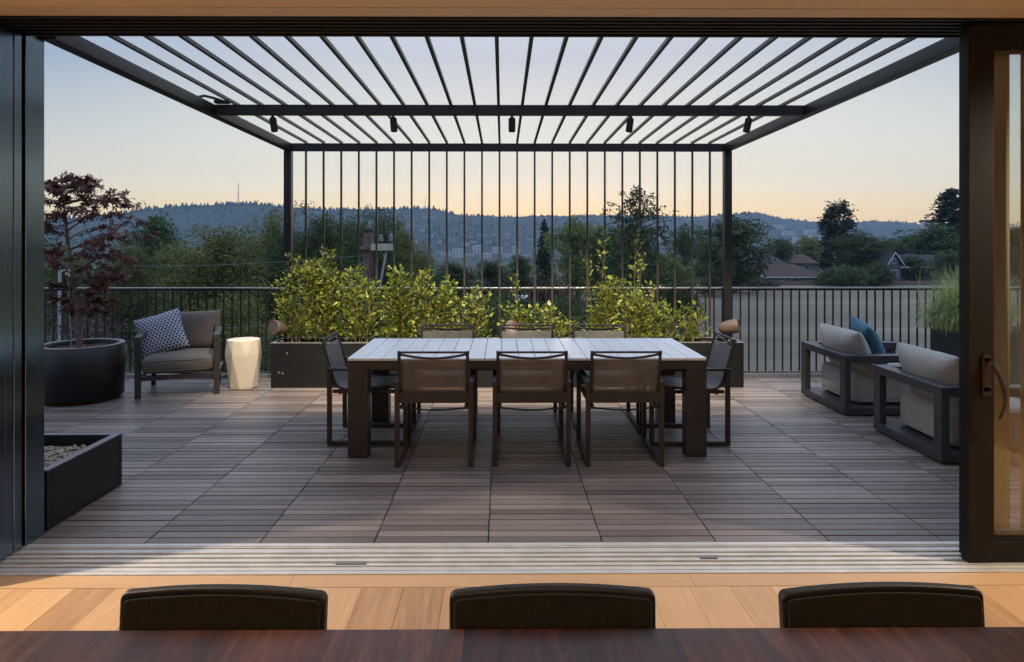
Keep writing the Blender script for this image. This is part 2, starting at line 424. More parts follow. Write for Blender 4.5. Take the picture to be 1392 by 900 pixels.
# stacked door panels parked in the left pocket
def door_panel(x0, x1, y, label, handle=False, mat='doorframe', group=None):
    t = .056
    r = empty('sliding_door', ((x0+x1)/2, y, .006), label, 'door', group)
    h = 2.69; w = .125
    fm = MB()
    fm.box(x0, x0+w, y-t/2, y+t/2, .006, h); fm.box(x1-w, x1, y-t/2, y+t/2, .006, h)
    fm.box(x0+w, x1-w, y-t/2+.002, y+t/2-.002, .006, .112); fm.box(x0+w, x1-w, y-t/2+.002, y+t/2-.002, h-.11, h)
    fr = fm.build('frame', M[mat], r, .003, True)
    bd = MB()
    for (a,b,c,d) in ((x0+w,x0+w+.012,.112,h-.11),(x1-w-.012,x1-w,.112,h-.11),(x0+w+.012,x1-w-.012,.112,.124),(x0+w+.012,x1-w-.012,h-.122,h-.11)):
        bd.box(a,b,y-.016,y+.016,c,d)
    bd.build('glazing_bead', M[mat], r, .001, True)
    MB().box(x0+w+.002, x1-w-.002, y-.005, y+.005, .113, h-.111).build('pane', M['glass'], r, 0, True)
    return r
for i, yy in enumerate((3.295, 3.365, 3.44, 3.515)):
    pass
lab = ['nearest edge of the dark sliding doors stacked at the left', 'second dark sliding door edge from the camera in the left stack',
       'third dark sliding door edge from the camera in the left stack', 'dark sliding door edge farthest outside in the left stack']
for i, yy in enumerate((3.383, 3.441, 3.499, 3.557)):
    door_panel(-4.95, -2.515+.004*(i%2), yy, lab[i], mat='anodised', group='sliding doors parked at the left')
dr = door_panel(2.322, 4.9, 3.412, 'dark framed sliding glass door with curved bronze handle at the right')
# handle: escutcheon plate and curved lever
hb = MB(); hx, hy = 2.408, 3.384
hb.tube([(hx,hy+.001,.86),(hx,hy-.010,.86)], .024, 16); hb.box(hx-.021,hx+.021,hy-.010,hy+.0005,.86,1.03); hb.tube([(hx,hy+.001,1.03),(hx,hy-.010,1.03)], .021, 16)
M['handle'] = paint('oiled_bronze', (.055,.038,.026), .35, .2, 20, metal=.6)
hd = hb.build('handle', M['handle'], dr, .003, True)
lv = MB(); pts = []
for k in range(13):
    t = k/12
    pts.append((hx+.012+.040*math.sin(t*2.4), hy-.030-.035*math.sin(t*math.pi*.9), 1.005-.27*t))
lv.tube([(hx,hy-.008,1.0),(hx,hy-.030,1.0),(hx+.012,hy-.032,1.004)], .011, 10); lv.tube(pts, [.012-.005*k/12 for k in range(13)], 10)
o = lv.build('lever', M['handle'], dr, 0, True)
door_panel(2.352, 4.93, 3.474, 'outer dark sliding door edge just behind the handled door')
# pleated curtains behind the glass, a slot of sky between them
def curtain(x0, x1, y, label):
    vs = []; n = int((x1-x0)/.012)
    for k in range(n+1):
        x = x0+(x1-x0)*k/n; yy = y+.016*math.sin(k*.62)+.006*math.sin(k*.23)
        vs.append((x, yy, .10)); vs.append((x, yy, 2.66))
    m = MB(); m.add(vs, [(2*k,2*k+2,2*k+3,2*k+1) for k in range(n)], True)
    o = m.build('curtain', M['curtain']); md = o.modifiers.new('thick','SOLIDIFY'); md.thickness = .003
    return tag(o, label, 'curtain', 'curtains behind the right door')
curtain(2.47, 2.655, 3.555, 'narrow beige curtain behind glass between door stile and bright slot')
curtain(2.715, 4.8, 3.555, 'wide beige curtain behind glass right of the bright slot')

# ------------------------------------------------------------------ pergola
PX0, PX1, PYB = -2.538, 2.676, 8.02
SL = .0117
def pz(y): return 2.668 + (PYB - y)*SL       # underside of the side beams: falls slightly away from the house
pg = empty('pergola', (.069, 5.9, 0), 'dark steel pergola of thin bars over the outdoor dining table', 'pergola')
bw = .086
for x in (PX0, PX1-bw):
    MB().box(x, x+bw, PYB-bw, PYB, 0, 2.663).build('post', M['pergmetal'], pg, .003, True)
    m = MB(); a = pz(3.76); b = pz(PYB-bw)
    m.add([(x,3.762,a),(x+bw,3.762,a),(x+bw,PYB-bw-.002,b),(x,PYB-bw-.002,b),(x,3.762,a+bw),(x+bw,3.762,a+bw),(x+bw,PYB-bw-.002,b+bw),(x,PYB-bw-.002,b+bw)],
          [(0,3,2,1),(4,5,6,7),(0,1,5,4),(1,2,6,5),(2,3,7,6),(3,0,4,7)])
    m.build('side_beam', M['pergmetal'], pg, .003, True)
MB().box(PX0, PX1, PYB-bw, PYB, 2.666, 2.752).build('back_beam', M['pergmetal'], pg, .003, True)
ym = 5.87
MB().box(PX0+bw+.002, PX1-bw-.002, ym-.04, ym+.04, pz(ym)+.002, pz(ym)+.084).build('middle_beam', M['pergmetal'], pg, .003, True)
for k in range(1, 25):
    x = PX0 + bw/2 + (PX1-PX0-bw)*k/25
    m = MB().bar((x, 3.764, pz(3.764)+bw+.014), (x, PYB-.01, pz(PYB)+bw+.014), .024, .024); m.build('roof_bar', M['pergmetal'], pg, 0, True)
    MB().box(x-.0105, x+.0105, PYB-.055, PYB-.034, .06, 2.664).build('screen_bar', M['furn'], pg, 0, True)
# cable bracket clipped on the left beam
cb = empty('cable_clip', (PX0+.2, 5.8, 2.8), 'small dark cable clip on the left end of pergola middle beam', 'clip')
MB().tube([(PX0+.03,5.62,2.79),(PX0+.07,5.66,2.815),(PX0+.12,5.72,2.81),(PX0+.20,5.80,2.79)], .012, 8).build('cable', M['metal'], cb, 0, True)
MB().box(PX0+.10,PX0+.22,5.78,5.84,pz(5.8)+.086,pz(5.8)+.112).build('bracket', M['metal'], cb, .003, True)
# spot lamps under the middle beam
spot_x = [-1.967, -.936, .082, 1.10, 2.12]
spot_lab = ['leftmost of five small black spotlights under the pergola beam', 'black pergola spotlight second from the left end of the beam',
            'black pergola spotlight at the middle of the beam', 'black pergola spotlight second from the right end of the beam', 'rightmost of five small black spotlights under the pergola beam']
zb = pz(ym)+.002
aims = [(-2.1,7.5,.2), (-1.0,7.55,.3), (.1,7.55,.3), (1.1,7.55,.3), (2.15,7.5,.2)]
for i, (sx, lb) in enumerate(zip(spot_x, spot_lab)):
    r = empty('spotlight', (sx, ym, zb), lb, 'spotlight', 'spotlights under the pergola beam')
    MB().tube([(0,0,0),(0,0,-.045)], .008, 8).build('stem', M['metal'], r)
    d = (Vector(aims[i]) - Vector((sx, ym, zb-.1))).normalized()
    c = Vector((0,0,-.05)); a = c - d*.02; b = c + d*.095
    m = MB(); m.tube([a-d*.012, a, b], [.016,.030,.030], 16, cap=False); m.add([tuple(a-d*.012+Vector((.016*math.cos(t),0,.016*math.sin(t)))) for t in [k*math.pi/4 for k in range(8)]], [tuple(range(8))])
    m.build('head', M['metal'], r)
    MB().tube([b-d*.022, b-d*.018], .028, 16).build('lens', M['lamp_on'], r)
    la = bpy.data.lights.new('spotlight_lamp', 'SPOT'); la.energy = 480; la.color = (1,.83,.58); la.spot_size = R(62); la.spot_blend = .9; la.shadow_soft_size = .025
    lo = bpy.data.objects.new('spotlight_lamp', la); C.objects.link(lo); lo.parent = r; lo.location = b + d*.004
    lo.rotation_euler = d.to_track_quat('-Z', 'Y').to_euler()

# ------------------------------------------------------------------ railing (three runs)
RY = 8.10
def railing(x0, x1, label, step=.1):
    r = empty('railing', ((x0+x1)/2, RY, 0), label, 'railing', 'terrace railing runs')
    MB().box(x0, x1, RY-.026, RY+.026, 1.050, 1.068).build('top_rail', M['cap'], r, .002, True)  # sky highlight put into the colour: paler than the rail beneath
    MB().box(x0, x1, RY-.016, RY+.016, 1.030, 1.0495).build('under_rail', M['metal'], r, 0, True)
    MB().box(x0, x1, RY-.012, RY+.012, .05, .066).build('bottom_rail', M['metal'], r, .002, True)
    MB().box(x0, x1, RY-.028, RY+.05, .0, .045).build('kerb_rail', M['cap'], r, .002, True)
    n = int(round((x1-x0)/step))
    for k in range(n):
        x = x0 + step/2 + k*(x1-x0)/n
        MB().box(x-.0075, x+.0075, RY-.0075, RY+.0075, -.03 if k % 12 == 0 else .071, 1.031).build('picket', M['metal'], r, 0, True)
railing(-6.15, -2.545, 'black picket railing left of the pergola, behind lounge chair and white stool')
railing(-2.53, 2.665, 'black picket railing between pergola posts, behind the long planter shrubs')
railing(2.68, 6.6, 'black picket railing right of the pergola, in front of the dry field')

# ------------------------------------------------------------------ outdoor dining table
TX0, TX1, TY0, TY1 = -1.152, 1.523, 5.08, 6.13
tb = empty('dining_table', ((TX0+TX1)/2, (TY0+TY1)/2, 0), 'long outdoor dining table with pale slatted top and square dark legs', 'table')
n = 21; w = (TX1-TX0)/n; m = MB()
for k in range(n):
    m.box(TX0+k*w+(.0025 if k else 0), TX0+(k+1)*w-(.0025 if k < n-1 else 0), TY0, TY1, .722, .740)
m.build('tabletop', M['tabletop'], tb, .002, True)
MB().box(TX0+.004,TX1-.004,TY0+.005,TY1-.005,.700,.7215).build('top_frame', M['furn'], tb, 0, True)
for (x, yy) in ((TX0,TY0),(TX1-.152,TY0),(TX0,TY1-.13),(TX1-.152,TY1-.13)):
    MB().box(x+.001,x+.153,yy+.001,yy+.129,0,.699).build('leg', M['furn'], tb, .004, True)
MB().box(TX0+.154,TX1-.154,TY0+.003,TY0+.033,.655,.699).build('apron', M['furn'], tb, .002, True)
MB().box(TX0+.154,TX1-.154,TY1-.033,TY1-.003,.655,.699).build('apron', M['furn'], tb, .002, True)
MB().box(TX0+.28,TX1-.28,TY0+.2,TY1-.2,.61,.66).build('extension_rail', M['furn'], tb, .002, True)

# sling dining chair, facing +Y, back posts at y = 0
def dining_chair():
    r = empty('dining_chair', (0,0,0), 'x', 'chair')
    T = .034; hw = .263
    for s in (-1, 1):
        x = s*hw; m = MB()
        m.box(x-T/2,x+T/2,-T/2,T/2,0,.588); m.box(x-T/2,x+T/2,.60-T/2,.60+T/2,0,.588)
        m.box(x-T/2,x+T/2,T/2,.60-T/2,0,.034)
        m.build('sled_leg', M['furn'], r, .002)
        MB().box(x-.021,x+.021,-T/2-.004,.60+T/2,.5885,.610).build('armrest', M['furn'], r, .004)
    # sling path (y, z): from below the top down the back and along the seat
    path = [(-.047,.772),(-.030,.71),(-.006,.62),(.022,.53),(.045,.475),(.075,.447),(.12,.437),(.22,.438),(.34,.446),(.45,.455),(.52,.452),(.535,.440)]
    hs = .232
    for s in (-1, 1):
        x = s*(hs+.010)
        MB().tube([(x,-.062,.832)]+[(x,a,b) for a,b in path], .0115, 8).build('side_rail', M['furn'], r)
    m = MB(); vs = []; nx = 7
    for a, b in path:
        for k in range(nx):
            u = -1+2*k/(nx-1); sag = .012*(1-u*u)
            vs.append((u*hs, a-(sag if b > .5 else 0), b-(sag if b <= .5 else 0)))
    m.add(vs, [(i*nx+k,i*nx+k+1,(i+1)*nx+k+1,(i+1)*nx+k) for i in range(len(path)-1) for k in range(nx-1)], True)
    so = m.build('sling', M['sling'], r)
    hm = MB()
    for s in (-1,1):
        hm2 = [(s*(hs-.004), a-.008, b-.004) for a,b in path]
        hm.tube(hm2, .006, 6)
    hm.build('hem', M['sling_edge'], so)
    MB().box(-hs-.02,hs+.02,-.072,-.054,.818,.832).build('top_rail', M['furn'], r, .002)
    pts = [(-hs+.47*k/10*(hs/.235), -.054-.022*math.sin(math.pi*k/10), .808-.024*math.sin(math.pi*k/10)) for k in range(11)]
    MB().tube(pts, .009, 8).build('curved_rail', M['furn'], r)
    m = MB(); m.box(-hw+T/2,hw-T/2,-.014,.010,.455,.525); m.build('back_crossbar', M['furn'], r, .002)
    for s in (-1,1):
        e = s*(hw-T/2); MB().box(min(e,e-s*.03), max(e,e-s*.03), .02,.58,.405,.43).build('seat_bracket', M['furn'], r, .002)
    pts = [(-hw+2*hw*k/12, .08, .405-.022*math.sin(math.pi*k/12)) for k in range(13)]
    MB().tube(pts, .007, 8).build('stretcher', M['furn'], r)
    MB().box(-hw+T/2,hw-T/2,.50,.53,.402,.428).build('front_crossbar', M['furn'], r, .002)
    return r
ch0 = dining_chair(); GD = 'sling chairs round the outdoor dining table'
spots = [(-.489,4.883,0,'sling dining chair on the near side of the slatted table, nearest the white stool'),
         (.210,4.883,0,'sling dining chair at the middle of the near long side of the slatted table'),
         (.876,4.883,0,'sling dining chair on the near long side, closest to the oatmeal armchairs'),
         (-.51,6.33,180,'far side sling dining chair whose back stands before the dense tall shrubs'),
         (.226,6.33,180,'middle sling dining chair on the far side, in front of a bronze dome speaker'),
         (.905,6.33,180,'far side sling dining chair below the tallest leggy shrub'),
         (-1.366,5.666,-90,'sling chair at the table end towards the patterned pillow armchair'),
         (1.775,5.63,90,'sling chair at the table end towards the two oatmeal armchairs')]
for i, (x, y, a, lb) in enumerate(spots):
    o = ch0 if i == 0 else copy_tree(ch0)
    o.location = (x, y, .0015); o.rotation_euler = (0,0,R(a)); tag(o, lb, 'chair', GD)

# ------------------------------------------------------------------ soft things
def soft_box(w, d, h, r=.05, crown=.02, n=14, seed=0, wr=.004):
    """rounded, crowned cushion, centred, as MB"""
    from mathutils import noise as mn
    m = MB(); hx, hy, hz = w/2, d/2, h/2; r = min(r, hz*.98)
    def surf(p):
        q = Vector((max(-hx+r,min(hx-r,p[0])), max(-hy+r,min(hy-r,p[1])), max(-hz+r,min(hz-r,p[2]))))
        dv = Vector(p)-q
        if dv.length > 1e-9: dv = dv.normalized()*r
        o = q+dv
        u, v = o.x/hx, o.y/hy
        o.z += (crown if o.z > 0 else -crown*.4)*(1-u*u)*(1-v*v)*min(1, abs(o.z)/hz)
        w_ = o.z/hz
        o.x += math.copysign(crown*.5, o.x)*(1-v*v)*(1-w_*w_)*min(1,abs(u)); o.y += math.copysign(crown*.5, o.y)*(1-u*u)*(1-w_*w_)*min(1,abs(v))
        k = mn.noise_vector(Vector((o.x*7+seed, o.y*7, o.z*7)))
        return o + k*wr
    def lin(h_): 
        ts = [-1+2*i/n for i in range(n+1)]
        return [math.sin(t*math.pi/2)*h_ for t in ts]
    def face(fn, A, B, flip):
        vs = [surf(fn(a,b)) for a in A for b in B]; nb = len(B)
        fs = [(i*nb+j,(i+1)*nb+j,(i+1)*nb+j+1,i*nb+j+1) for i in range(len(A)-1) for j in range(nb-1)]
        m.add(vs, [f[::-1] for f in fs] if flip else fs, True)
    X, Y, Z = lin(hx), lin(hy), lin(hz)
    face(lambda a,b:(a,b,hz), X, Y, False); face(lambda a,b:(a,b,-hz), X, Y, True)
    face(lambda a,b:(a,-hy,b), X, Z, False); face(lambda a,b:(a,hy,b), X, Z, True)
    face(lambda a,b:(hx,a,b), Y, Z, False); face(lambda a,b:(-hx,a,b), Y, Z, True)
    return m
def piping(w, d, h, r, crown, M4, mat, parent):
    hx, hy, hz = w/2+.002, d/2+.002, h/2
    for z in (hz-.55*r, -hz+.55*r):
        wz = z/hz; pts = []
        for k in range(49):
            a = 2*math.pi*k/48; c_, s_ = math.cos(a), math.sin(a)
            x = math.copysign(abs(c_)**.22, c_)*hx; y = math.copysign(abs(s_)**.22, s_)*hy
            u, v = x/hx, y/hy; ins = r*.12
            pts.append((x-math.copysign(ins,x)*abs(u)+math.copysign(crown*.5,x)*(1-v*v)*(1-wz*wz), y-math.copysign(ins,y)*abs(v)+math.copysign(crown*.5,y)*(1-u*u)*(1-wz*wz), z))
        MB().tube(pts, .0065, 6, cap=False).xform(M4).build('piping', mat, parent)
def weld(o):
    md = o.modifiers.new('weld','WELD'); md.merge_threshold = .0006; return o
def pillow(w, h, t, n=22, seed=0, wr=.008, pinch=.07):
    """throw pillow lying in XY, pointed corners"""
    from mathutils import noise as mn
    m = MB()
    for s in (1,-1):
        vs = []
        for i in range(n+1):
            for j in range(n+1):
                u = -1+2*i/n; v = -1+2*j/n
                th = t/2*max(0,(1-u**4)*(1-v**4))**.6*(.82+.18*(1-u*u)*(1-v*v))
                x = w/2*u*(1-pinch*(1-v*v)); y = h/2*v*(1-pinch*(1-u*u))
                k = mn.noise(Vector((x*6+seed, y*6, s*3)))
                e = (1-u**6)*(1-v**6)
                vs.append((x, y, s*(th+k*wr*e)))
        fs = [(i*(n+1)+j,(i+1)*(n+1)+j,(i+1)*(n+1)+j+1,i*(n+1)+j+1) for i in range(n) for j in range(n)]
        m.add(vs, fs if s > 0 else [f[::-1] for f in fs], True)
    return m
def MX(loc, rx=0, ry=0, rz=0):
    return Matrix.Translation(loc) @ Matrix.Rotation(R(rz),4,'Z') @ Matrix.Rotation(R(ry),4,'Y') @ Matrix.Rotation(R(rx),4,'X')

# left armchair: local frame, front towards -Y
lc = empty('lounge_chair', (-3.385, 7.145, .001), 'brown lounge chair with taupe cushions beside the white stool', 'armchair', None, R(18))
W = .80
for s in (-1, 1):
    x = s*(W/2-.027)
    MB().box(x-.028,x+.028,-.028,.028,0,.60).build('front_leg', M['furn'], lc, .004)
    MB().bar((s*(W/2-.06),.70,0),(s*(W/2-.09),.66,.66),.045,.05,(0,1,0)).build('rear_leg', M['furn'], lc, .004)
# bent arm and back hoop
hoop = []
for k in range(25):
    a = math.pi*k/24
    px = -math.cos(a); py = math.sin(a)
    ex = math.copysign(abs(px)**.55, px); ey = abs(py)**.6
    hoop.append((ex*(W/2-.027), -.02+ey*.70, .612+.06*ey))
m = MB()
for k in range(24): 
    pass
vs = []
for k, p in enumerate(hoop):
    t = (Vector(hoop[min(k+1,24)])-Vector(hoop[max(k-1,0)])).normalized(); nrm = t.cross(Vector((0,0,1))).normalized()
    for a, b in ((-.03,-.016),(.03,-.016),(.03,.016),(-.03,.016)): vs.append(Vector(p)+nrm*a+Vector((0,0,b)))
m.add(vs, [(4*k+i,4*k+(i+1)%4,4*k+4+(i+1)%4,4*k+4+i) for k in range(24) for i in range(4)]+[(3,2,1,0),(96,97,98,99)])
m.build('arm_hoop', M['furn'], lc, .004)
m = MB().box(-W/2+.056,W/2-.056,-.018,.018,.175,.225); m.build('front_rail', M['furn'], lc, .003)
m = MB()
for s in (-1,1): m.box(s*(W/2-.027)-.018,s*(W/2-.027)+.018,.03,.68,.175,.225)
m.box(-W/2+.05,W/2-.05,.64,.68,.175,.225)
m.build('side_rail', M['furn'], lc, .003)
m = MB()
for k in range(9):
    x = -.28+.07*k; m.bar((x,.60,.25),(x,.655,.64),.018,.012)
m.build('back_slats', M['furn'], lc)
sc = weld(soft_box(W-.125,.62,.17,.06,.03,14,1,.006).xform(MX((0,.27,.325))).build('seat_cushion', M['fab_taupe'], lc)); piping(W-.125,.62,.17,.06,.03,MX((0,.27,.325)),M['fab_taupe'],sc)
weld(pillow(.60,.44,.20,22,4,.012,.05).xform(MX((.07,.545,.615),80,0,0)).build('back_cushion', M['fab_taupe'], lc))
pl = pillow(.47,.47,.17,22,9,.010,.06).build('throw_pillow', M['pattern'])
pl.matrix_world = MX((-3.385,7.145,0),0,0,18) @ MX((-.205,.335,.615),66,0,0) @ MX((0,0,0),0,0,17)
weld(tag(pl, 'navy and white patterned throw pillow on the taupe lounge chair', 'pillow'))

# faceted stool
st = MB(); n = 10; rings = [(.150,0),(.183,.16),(.188,.36),(.178,.535)]
vs = []
for i, (r_, z) in enumerate(rings):
    for k in range(n):
        th = 2*math.pi*(k+(.5 if i % 2 else 0))/n + .2
        vs.append((r_*math.cos(th), r_*math.sin(th), z))
fs = []
for i in range(len(rings)-1):
    for k in range(n):
        a, b = i*n+k, i*n+(k+1)%n; c, d = (i+1)*n+k, (i+1)*n+(k+1)%n
        if i % 2: fs += [(a,b,d),(a,d,c)]
        else: fs += [(a,b,c),(b,d,c)]
# long zig-zag facets
def zig(st):
    nn = 8; vb = []; 
    for k in range(nn):
        th = 2*math.pi*k/nn+.1; vb.append((.158*math.cos(th),.158*math.sin(th),0))
    vm = []
    for k in range(nn):
        th = 2*math.pi*(k+.5)/nn+.1; vm.append((.192*math.cos(th),.192*math.sin(th),.37))
    vt = []
    for k in range(nn):
        th = 2*math.pi*k/nn+.1; vt.append((.176*math.cos(th),.176*math.sin(th),.528))
    vt2 = []
    for k in range(nn):
        th = 2*math.pi*(k+.5)/nn+.1; vt2.append((.176*math.cos(th),.176*math.sin(th),.528))
    vs = vb+vm+vt+vt2; f = []
    for k in range(nn):
        k1 = (k+1)%nn
        f += [(k,k1,nn+k), (k1,nn+k1,nn+k)]
        f += [(nn+k, nn+k1, 2*nn+k1), (nn+k,2*nn+k1,3*nn+k), (nn+k,3*nn+k,2*nn+k)]
    f.append(tuple(x for k in range(nn) for x in (2*nn+k,3*nn+k))); f.append(tuple(range(nn))[::-1])
    st.add(vs, f)
st = MB(); zig(st)
so = st.build('stool', M['stool'], None, .004); so.location = (-2.868,7.585,.002)
tag(so, 'cream faceted drum stool beside the brown lounge chair', 'stool')

# right armchairs: local frame, back along -X side; local x = depth, y = width
def cube_chair():
    r = empty('armchair', (0,0,0), 'x', 'armchair')
    D, Wd = .95, .925; Z0, Z1 = .49, .558
    m = MB().box(0,D,0,Wd,.014,.078); m.build('base', M['furn_grey'], r, .004)
    MB().box(.05,D-.05,.05,Wd-.05,0,.0135).build('plinth', M['planter'], r)
    for (x, yy) in ((0,0),(0,Wd-.10),(D-.06,0),(D-.06,Wd-.10)):
        MB().box(x+.001,x+.059,yy+.001,yy+.099,.0785,.4895).build('post', M['furn_grey'], r, .004)
    MB().box(0,.11,0,Wd,Z0,Z1).build('back_rail', M['furn_grey'], r, .004)
    MB().box(.112,D,0,.11,Z0,Z1).build('armrest', M['furn_grey'], r, .004)
    MB().box(.112,D,Wd-.11,Wd,Z0,Z1).build('armrest', M['furn_grey'], r, .004)
    sc = weld(soft_box(.76,.70,.29,.05,.02,14,3,.006).xform(MX((.53,Wd/2,.228))).build('seat_cushion', M['fab_oat'], r)); piping(.76,.70,.29,.05,.02,MX((.53,Wd/2,.228)),M['fab_oat'],sc)
    weld(pillow(.80,.47,.26,24,5,.016,.075).xform(MX((.245,Wd/2,.545),0,0,0) @ MX((0,0,0),0,-20,0) @ MX((0,0,0),90,0,0) @ MX((0,0,0),0,90,0)).build('back_cushion', M['fab_oat'], r))
    return r
cc = cube_chair(); cc.location = (3.150,6.258,.001); tag(cc, 'grey framed oatmeal armchair carrying a teal throw pillow', 'armchair', 'grey framed oatmeal armchairs')
c2 = copy_tree(cc); c2.location = (3.158,4.884,.001); c2.rotation_euler = (0,0,R(-.6)); tag(c2, 'grey framed oatmeal armchair without a throw pillow, partly hidden by the glass door', 'armchair', 'grey framed oatmeal armchairs')
tp = pillow(.50,.48,.18,22,13,.012,.06).build('throw_pillow', M['fab_teal'])
tp.matrix_world = MX((3.66,6.80,.60),0,0,0) @ MX((0,0,0),0,-24,-12) @ MX((0,0,0),90,0,0) @ MX((0,0,0),0,90,0) @ MX((0,0,0),0,0,9)
weld(tag(tp, 'plain teal throw pillow in the oatmeal armchair', 'pillow'))

# ------------------------------------------------------------------ planters
def open_box(m, x0, x1, y0, y1, z0, z1, t):
    m.box(x0,x1,y0,y0+t,z0,z1); m.box(x0,x1,y1-t,y1,z0,z1); m.box(x0,x0+t,y0+t,y1-t,z0,z1); m.box(x1-t,x1,y0+t,y1-t,z0,z1)
    m.box(x0+t,x1-t,y0+t,y1-t,z0,z0+.05); return m
LP = empty('trough_planter', (.06,7.72,0), 'long black trough planter full of shrubs behind the dining table', 'planter')
open_box(MB(), -2.545,2.666,7.52,7.93,.002,.49,.03).build('box', M['planter'], LP, .003, True)
m = MB(); 
for (a,b,c,d) in ((-2.548,2.669,7.517,7.552),(-2.548,2.669,7.898,7.933),(-2.548,-2.513,7.5525,7.8975),(2.634,2.669,7.5525,7.8975)): m.box(a,b,c,d,.4905,.497)
m.build('rim', M['planter_rim'], LP, .001, True)
m = MB(); vs=[]; nx, ny = 90, 8
for i in range(nx+1):
    for j in range(ny+1):
        vs.append((-2.51+5.14*i/nx, 7.555+.34*j/ny, .455+rnd.uniform(-.012,.022)))
m.add(vs, [(i*(ny+1)+j,(i+1)*(ny+1)+j,(i+1)*(ny+1)+j+1,i*(ny+1)+j+1) for i in range(nx) for j in range(ny)])
m.build('soil', M['soil'], LP, 0, True)
for (px, py) in ((391,480),(385,507),(380,506)):
    p = at(px,py,7.52); MB().tube([(p.x,7.5205,p.z),(p.x,7.511,p.z)], .009, 12).build('bolt', M['bolt'], LP, 0, True)

# black fire box at the left, with pebbles
fb = empty('fire_box', (-3.3,4.2,0), 'low black steel box filled with pebbles beside the stacked doors', 'box')
open_box(MB(), -4.1,-2.522,3.80,4.545,.002,.334,.03).build('shell', M['planter'], fb, .003, True)
m = MB()
for (a,b,c,d) in ((-4.103,-2.519,3.797,3.845),(-4.103,-2.519,4.50,4.548),(-4.103,-4.055,3.8455,4.4995),(-2.567,-2.519,3.8455,4.4995)): m.box(a,b,c,d,.3345,.341)
m.build('rim', M['planter_rim'], fb, .001, True)
m = MB()
for k in range(1500):
    x, yy = rnd.uniform(-4.02,-2.60), rnd.uniform(3.87,4.48); r_ = rnd.uniform(.009,.020); z = .262+rnd.uniform(0,.012)
    b_ = []
    ph = rnd.uniform(0,6)
    for kk in range(6): b_.append((x+r_*rnd.uniform(.8,1.2)*math.cos(kk*1.047+ph), yy+r_*rnd.uniform(.8,1.2)*math.sin(kk*1.047+ph), z))
    b_.append((x,yy,z+r_*.8)); b_.append((x,yy,z-r_*.6))
    m.add(b_, [(kk,(kk+1)%6,6) for kk in range(6)]+[((kk+1)%6,kk,7) for kk in range(6)], True)
m.box(-4.07,-2.552,3.83,4.515,.2,.262)
tag(m.build('pebbles', M['pebble'], None), 'tan pebbles filling the low black box', 'pebbles', None, 'stuff')

# round planter with the red maple
rp = empty('round_planter', (-4.31,7.03,0), 'round dark planter holding the red maple', 'planter')
MB().lathe([(.36,.035),(.38,.04),(.385,.30),(.385,.556),(.38,.559),(.335,.559),(.332,.555),(.332,.47)], 64).build('bowl', M['planter'], rp)
MB().lathe([(.34,.0),(.34,.036)], 48).build('base_ring', M['soil'], rp)
MB().lathe([(.337,.5595),(.386,.5595),(.387,.565),(.336,.565),(.337,.5595)], 64).build('rim', M['planter_rim'], rp)
vs = [(0,0,.515)]; m = MB(); fs = []
for i in range(1,7):
    for k in range(28):
        th = 2*math.pi*k/28; vs.append((.333*i/6*math.cos(th), .333*i/6*math.sin(th), .51+rnd.uniform(-.01,.014)))
for k in range(28): fs.append((0,1+k,1+(k+1)%28))
for i in range(5):
    for k in range(28): fs.append((1+i*28+k,1+(i+1)*28+k,1+(i+1)*28+(k+1)%28,1+i*28+(k+1)%28))
m.add(vs, fs); m.build('soil', M['soil'], rp)

